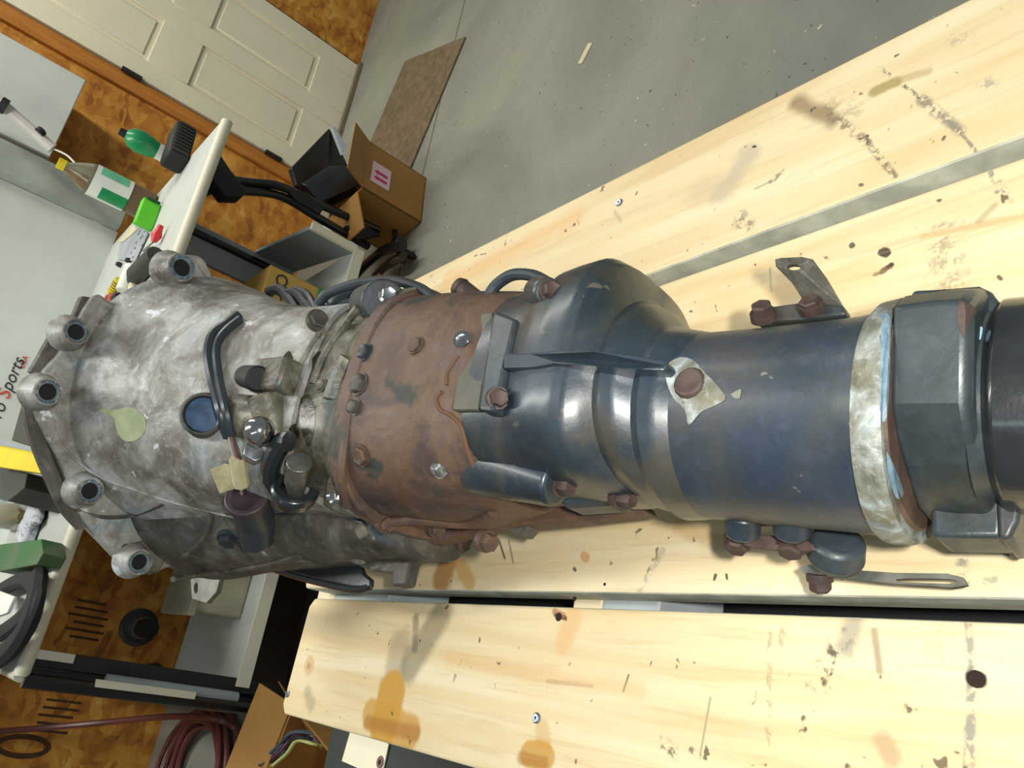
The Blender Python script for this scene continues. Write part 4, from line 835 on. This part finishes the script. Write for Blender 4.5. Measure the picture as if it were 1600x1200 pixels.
for px, py, rr, hh, mt, ax_ in (
    (858, 455, .0062, .008, M_RUST2, (-.1, -.9, .5)), (778, 622, .0062, .009, M_RUST2, (-.2, -.9, .6)), (875, 758, .0064, .011, M_RUST2, back), (968, 778, .0058, .012, M_RUST2, back),
    (650, 540, .0064, .003, M_RUST, None), (572, 551, .0065, .005, M_DKP, None), (563, 601, .0080, .006, M_FLANK, None), (557, 637, .0055, .006, M_FLANK, None), (566, 712, .0072, .005, M_RUST, None),
    (603, 818, .0066, .007, M_RUST, back), (682, 826, .0066, .006, M_RUST, back), (724, 532, .0058, .003, M_STEEL, (-.3, -.6, 1)), (688, 735, .0050, .004, M_STL2, (-.3, -1, .2)),
    (606, 462, .0070, .008, M_STL2, (-.1, -.9, .5)), (497, 500, .0085, .004, M_FLANK, None), (358, 843, .010, .006, M_RUB, (-1, -.4, .3)), (502, 602, .0055, .003, M_CASE, None), (760, 846, .007, .008, M_RUST, back), (720, 850, .007, .008, M_RUST, back)):
    bolt(px, py, rr, hh, mt, ax_)
# bell bolt bosses: open tubes standing on the flange, facing the tail
for px, py, R_, L_ in ((285, 418, .0150, .030), (122, 518, .0125, .026), (78, 612, .0128, .026), (146, 768, .0130, .022), (224, 880, .0130, .022)):
    c = ls(px, py, .70); c0 = Vector((c.x, .73, c.z)); cyl = Vector((c.x, .73 - L_, c.z))
    b = gpart('bolt_boss', MB().lathe(c0, (0, -1, 0), [(0, R_ * 1.55), (L_ * .45, R_ * 1.2), (L_, R_), (L_, R_ * .62), (L_ * .3, R_ * .55)], 26), M_ALU, body=True, bevel=.001)
    gpart('boss_face', MB().lathe(cyl + Vector((0, .0006, 0)), (0, -1, 0), [(0, R_ * .98), (.0006, R_ * .9), (.0006, R_ * .66), (0, R_ * .62)], 26, False), M_BLUE, b, label='blue-smeared spot face')
    gpart('bolt_hole', MB().lathe(cyl + Vector((0, .004, 0)), (0, -1, 0), [(0, R_ * .61), (.001, R_ * .6)], 20), M_HOLE, b)
# outer rim strip on the left of the flange, with a gap behind it
gpart('rim_strip', MB().tube([ls(*p, .738) for p in ((48, 612), (50, 650), (64, 700), (84, 748), (104, 790), (130, 820))], .008, 8, 5), M_FLANK)
gpart('rim_lug', MB().prism([tuple(ls(*p, .74)) for p in ((88, 508), (112, 500), (96, 560), (74, 598), (46, 580), (52, 572))], (0, .012, 0)), M_FLANK, bevel=.002, smooth=0)
gpart('rim_lug', MB().prism([tuple(ls(*p, .735)) for p in ((128, 462), (140, 464), (170, 478), (160, 500), (115, 505), (112, 500))], (0, .012, 0)), M_FLANK, bevel=.003, smooth=0)
gpart('ear_web', MB().prism([tuple(ls(*p, .725)) for p in ((270, 402), (232, 450), (212, 480), (290, 470), (330, 440), (305, 402))], (0, .016, 0)), M_ALU, bevel=.004, body=True)
gpart('ear_web', MB().prism([tuple(ls(*p, .725)) for p in ((190, 850), (183, 885), (205, 902), (250, 895), (262, 870), (240, 840))], (0, .014, 0)), M_FLANK, bevel=.003, body=True)
# ribs and scribed edges on the bell
ridge('casting_edge', ((82, 655), (100, 700), (150, 742), (210, 765), (260, 782), (330, 800), (372, 810)), .0013, M_ALU)
ridge('casting_rib', ((330, 800), (322, 835), (300, 860), (282, 872)), .003, M_FLANK)
ridge('casting_rib', ((120, 795), (160, 808), (210, 805), (255, 788)), .002, M_FLANK)
ridge('casting_rib', ((270, 905), (330, 895), (400, 885), (470, 868)), .003, M_FLANK)
ridge('casting_rib', ((560, 480), (530, 520), (505, 560), (490, 600)), .004, M_CASE)
ridge('casting_rib', ((500, 520), (475, 560), (455, 600)), .003, M_CASE)
ridge('casting_rib', ((545, 560), (530, 590), (518, 625)), .008, M_CASE)
ridge('casting_rib', ((545, 640), (540, 690), (535, 740), (545, 790)), .004, M_RUST)
ridge('casting_rib', ((590, 820), (650, 812), (730, 818), (770, 800)), .004, M_RUST)
# round bore with blue inside
nn = (-lray(312, 646) * .75 + Vector((0, 0, .25))).normalized(); p = hp3(316, 647, .014)
gpart('bore_barrel', MB().cyl(hp3(372, 650, -.014), hp3(425, 655, -.010), .021, .019, 28), M_CASE, body=True, bevel=.002)
gpart('breather_bore', MB().lathe(p - nn * .02, nn, [(0, .022), (.020, .0195), (.0215, .0165), (.008, .0158)], 30), M_FLANK, body=True, bevel=.001)
gpart('bore_core', MB().lathe(p - nn * .02, nn, [(0, .0157), (.0155, .0155), (.0165, .010), (.0166, .002)], 24), mottle('blue_bore_paint', [(.3, (34, 54, 78)), (.7, (74, 104, 140))], 60), label='blue-painted core of the round bore')
# square port, stem and steel ball
q = hit(430, 592)[0]; R3 = Matrix.Rotation(.05, 3, 'Y')
gpart('port_block', MB().box(q + Vector((0, -.006, .004)), (.030, .050, .022)), M_CASE, bevel=.004, body=True)
gpart('port_cap', MB().cyl(hp3(404, 592, .004), hp3(383, 588, .006), .0115, .010, 16), M_BLKR, bevel=.002)
boss('post', hit(427, 690)[0] - Vector((0, 0, .004)), hit(425, 622)[0] + Vector((0, 0, .006)), .014, .016, M_CASE)
bc = hp3(405, 673, .014); bn = hp3(400, 706, .004); nb = (bc - bn).normalized()
gpart('ball_nut', MB().lathe(bn - nb * .004, nb, [(0, .0115), (.009, .0115)], 6), M_STL2, bevel=.001)
gpart('steel_ball', MB().lathe(bc, nb, [(-.020, .006), (-.0115, .006)] + [(-math.cos(a) * .0125, math.sin(a) * .0125) for a in np.linspace(.5, PI, 12)], 24), M_STEEL, smooth=180, label='bright polished steel ball')
# shift arm
pts = [hp3(440, 692, .012), hp3(425, 722, .014), hp3(424, 745, .013), hp3(438, 768, .010)]
arm = gpart('shift_arm', MB().tube([hp3(452, 690, .012)] + pts, .0085, 10, 5), M_BLKS)
c = hp3(460, 774, .008); cu = hp3(468, 722, .016); ax_c = (cu - c).normalized()
gpart('arm_cup', MB().lathe(c, ax_c, [(0, .019), (.010, .0205), (.014, .018), (.014, .012), (.006, .011)], 28), M_BLKS, bevel=.001)
gpart('cup_stud', MB().lathe(c, ax_c, [(0, .0085), (.020, .0085), (.020, .0105), ((cu - c).length, .0105), ((cu - c).length + .001, .007)], 20), mottle('dull_stud', [(.3, (70, 70, 64)), (.7, (130, 130, 122))], 60, metal=.6, rough=.35), bevel=.0006)
# wiring: loom, wires, tag, connector
def surf_tube(name, pts, r_, mat, off=.008, par=None, sub=5, flat=1.0): return gpart(name, MB().tube([hp3(px, py, off) for px, py in pts], r_, 8, sub, flat), mat, par)
surf_tube('wiring_loom', ((373, 492), (355, 507), (334, 522), (326, 555), (334, 600), (345, 640), (357, 682)), .0052, M_RUB, .006)
surf_tube('wiring_loom', ((376, 498), (350, 520), (338, 545), (342, 590), (352, 636), (362, 680)), .0040, M_RUB, .008)
M_WR = [plain('white_wire', (150, 150, 144), .5), plain('red_wire', (120, 60, 52), .5), plain('black_wire', (30, 32, 34), .5)]
for k, (a, b) in enumerate((((357, 682), (372, 732)), ((361, 681), (376, 735)), ((364, 682), (379, 735)))):
    surf_tube('wire', (a, ((a[0] + b[0]) / 2 + (k - 1) * 2, (a[1] + b[1]) / 2), b), .0012, M_WR[k], .010)
    surf_tube('wire', ((374 + k * 3, 752), (378 + k * 3, 772)), .0012, M_WR[k], .012)
tg = [hp3(*p_, .012) for p_ in ((327, 734), (352, 724), (364, 728), (366, 752), (370, 762), (343, 771))]
M_TAGP = mottle('aged_paper_tape', [(.3, (166, 158, 118)), (.7, (200, 192, 158))], 40, bump=.3)
gpart('tape_flag', MB().prism([tuple(v) for v in tg], (0, 0, -.0015)), M_TAGP, smooth=0, label='cream paper tape flag round the wires')
surf_tube('tape_flag', ((371, 716), (374, 738), (377, 756)), .0075, M_TAGP, .010)
a, b, c = hp3(385, 775, .012), hp3(400, 812, .014), hp3(402, 850, .014)
cn_ = gpart('connector', MB().cyl(a, b, .0175, .018, 20).cyl(b, c, .018, .015, 20), M_RUB, bevel=.002)
gpart('connector_collar', MB().cyl(a, a.lerp(b, .25), .020, .020, 20), plain('purple_grey_plastic', (62, 50, 58), .5), cn_, bevel=.0015)
gpart('connector_shell', MB().cyl(a.lerp(b, .3) + Vector((.007, 0, .004)), c + Vector((.010, 0, .002)), .014, .014, 16), plain('blue_black_plastic', (34, 56, 74), .4), cn_, bevel=.002)
# mounting ear with scraped blue face at the case corner
plane_slab('corner_ear', ((506, 790), (510, 752), (526, 738), (546, 742), (560, 782), (562, 812), (524, 800)), (528, 775), .022, M_CASE, .012, (-.3, -.2, .6), bevel=.002, body=True)
plane_slab('scraped_face', ((534, 796), (541, 748), (552, 756), (562, 784), (563, 810)), (528, 775), .002, M_STL2D, .0132, (-.3, -.2, .6))
bolt(521, 776, .0055, .004, M_STEEL, (-.3, -.3, .8))
plane_slab('corner_ear', ((552, 812), (566, 815), (572, 838), (560, 845), (552, 832)), (560, 828), .012, M_CASE, bevel=.002)
# black pan and foot at the lower left
pn = [(440, 868), (470, 860), (530, 862), (560, 878), (567, 895), (579, 905), (578, 918), (550, 918), (480, 902), (420, 885)]
gpart('dust_cover', MB().prism([tuple(lh(*p_, -.070)) for p_ in pn], (0, 0, -.006)), M_BLKS, bevel=.002, smooth=0, label='oily black curved cover at the bottom edge')
gpart('cover_rim', MB().tube([lh(*p_, -.074) for p_ in ((422, 886), (480, 904), (550, 919), (578, 916))], .0045, 8, 5), M_BLKS)
gpart('foot_web', MB().prism([tuple(lh(*p_, -.062)) for p_ in ((520, 862), (560, 850), (620, 848), (680, 855), (660, 868), (640, 880), (632, 915), (611, 915), (612, 896), (585, 892), (560, 885))], (0, 0, -.014)), M_FLANK, bevel=.002, smooth=0)
gpart('drain_plug', MB().cyl(lh(562, 868, -.055), lh(564, 852, -.045), .011, .010, 16), M_STL2, bevel=.001)
gpart('side_tab', MB().ring_plate([tuple(lh(*p_, -.06)) for p_ in ((298, 905), (322, 900), (345, 898), (338, 925), (322, 942), (300, 935))], [tuple(lh(*p_, -.06)) for p_ in ((303, 915), (306, 910), (309, 912), (309, 924), (306, 928), (303, 924))], (0, 0, -.006)), M_STL2D, smooth=0)
# right side: shafts, hoses, solenoid
gpart('starter_nose', MB().cyl(lh(520, 486, .02), lh(578, 462, .02), .024, .020, 24), M_DKP, bevel=.004, body=True)
gpart('top_pad', MB().prism([tuple(lh(*p_, .035)) for p_ in ((500, 480), (530, 452), (590, 448), (628, 455), (600, 490), (540, 510))], (0, 0, -.05)), M_CASE, bevel=.006, body=True, smooth=0)
surf = lambda pts, h: [lh(px, py, h) for px, py in pts]
vh = surf(((497, 476), (515, 458), (560, 442), (610, 438), (645, 446), (668, 458), (690, 480), (718, 492), (742, 488), (760, 468), (775, 446), (800, 430), (830, 430), (852, 440)), .05)
gpart('vent_hose', MB().tube(vh, .0046, 10, 5), M_RUB, label='black vent hose curling over the right edge')
gpart('temperature_sender', MB().cyl(lh(745, 468, .03), lh(722, 452, .035), .0075, .0085, 14).cyl(lh(722, 452, .035), lh(714, 447, .037), .0095, .008, 14), M_RUST2, bevel=.001)
for k, pts in enumerate((((420, 455), (438, 452), (455, 470), (470, 490), (500, 500)), ((445, 460), (462, 458), (478, 475), (492, 492)), ((390, 468), (410, 478), (440, 480), (470, 498)), ((462, 452), (480, 460), (492, 480), (500, 495)))):
    gpart('breather_hose', MB().tube(surf(pts, .02), .0060 - .0006 * k, 8, 5), M_RUB)
gpart('hose_nipple', MB().cyl(lh(388, 462, .02), lh(380, 470, .02), .014, .012, 14), M_DKP, bevel=.001)
gpart('steel_button', MB().lathe(lh(505, 476, .04), (0, -.2, 1), [(0, .008), (.006, .007), (.009, .004)], 16), M_STEEL)
gpart('top_rust_lug', MB().prism([tuple(lh(*p_, .03)) for p_ in ((672, 458), (700, 455), (720, 470), (735, 480), (745, 500), (700, 500))], (0, 0, -.03)), M_RUST, bevel=.003, smooth=0)
gpart('hook', MB().tube(surf(((1012, 505), (1008, 492), (1020, 482), (1028, 484), (1028, 500)), -.01), .0035, 8, 5), M_DKP)
# hanger bracket on the right of the tail
bo = [(1211, 405), (1222, 403), (1252, 401), (1270, 405), (1290, 432), (1318, 480), (1262, 480), (1236, 440), (1212, 416)]
bh_ = [lh(*p_, .030 - .02 * (p_[1] - 401) / 80) for p_ in bo]
hol = [(1240 + 11 * math.cos(a), 417.5 + 4.5 * math.sin(a)) for a in np.linspace(PI, 3 * PI, 10)[:-1]]
br = gpart('hanger_bracket', MB().ring_plate([tuple(v) for v in bh_], [tuple(lh(*p_, .0265)) for p_ in hol], (0.0, .0, -.0032)), M_FLANK, smooth=0, bevel=.0006, label='dark flat steel hanger bracket with a slotted hole')
gpart('bracket_foot', MB().prism([tuple(lh(*p_, .012)) for p_ in ((1175, 488), (1205, 478), (1262, 470), (1318, 476), (1322, 492), (1250, 500), (1180, 504))], (0, 0, -.012)), M_DKP, bevel=.002, smooth=0)
bolt(1192, 490, .0065, .007, M_RUST2, (.5, -.1, .8), depth=.016); bolt(1266, 476, .0060, .004, M_RUST2, (.4, 0, .9), depth=.018)
# left side: two pedestal bosses, link plate, roller and slotted rod
for x0 in (1160, 1237):
    boss('pedestal', lh(x0 + 2, 800, -.012), lh(x0, 836, -.022), .0105, .0105, M_BLU2)
gpart('link_plate', MB().prism([tuple(lh(*p_, -.026)) for p_ in ((1134, 835), (1150, 832), (1200, 836), (1250, 836), (1270, 850), (1276, 860), (1240, 862), (1180, 856), (1136, 848))], (0, 0, -.006)), M_RUST2, bevel=.001, smooth=0)
bolt(1152, 848, .0072, .006, M_RUST2, (-.8, -.1, .35), depth=-.030); bolt(1236, 854, .0072, .006, M_RUST2, (-.8, -.1, .35), depth=-.030)
gpart('roller', MB().cyl(lh(1310, 842, -.035), lh(1304, 874, -.046), .0150, .0165, 26), M_DKP, bevel=.003)
ro = [(1250, 888), (1262, 882), (1300, 888), (1400, 895), (1480, 896), (1505, 902), (1512, 914), (1490, 918), (1400, 912), (1300, 902), (1258, 898)]
ri = [(1400, 905), (1420, 904), (1450, 904), (1485, 905), (1495, 908), (1495, 911), (1485, 912), (1450, 911), (1420, 910), (1404, 909), (1400, 907)]
hs_ = lambda p_: lh(*p_, -.052)
rd = gpart('slotted_rod', MB().ring_plate([tuple(hs_(p_)) for p_ in ro], [tuple(hs_(p_)) for p_ in ri], (0, 0, -.0045)), M_STL2D, smooth=0, bevel=.0008, label='worn flat steel rod with a long slot')
bolt(1281, 904, .0065, .008, M_RUST2, (-.6, 0, -.3), depth=-.058)
gpart('under_shoe', MB().prism([tuple(lh(*p_, -.05)) for p_ in ((1130, 822), (1270, 822), (1350, 826), (1410, 832), (1415, 822), (1130, 800))], (0, 0, -.02)), M_DKP, bevel=.003, smooth=0)
# wooden chock keeps nothing: the gearbox rests on the bell flange, the tail shoe and the mount block
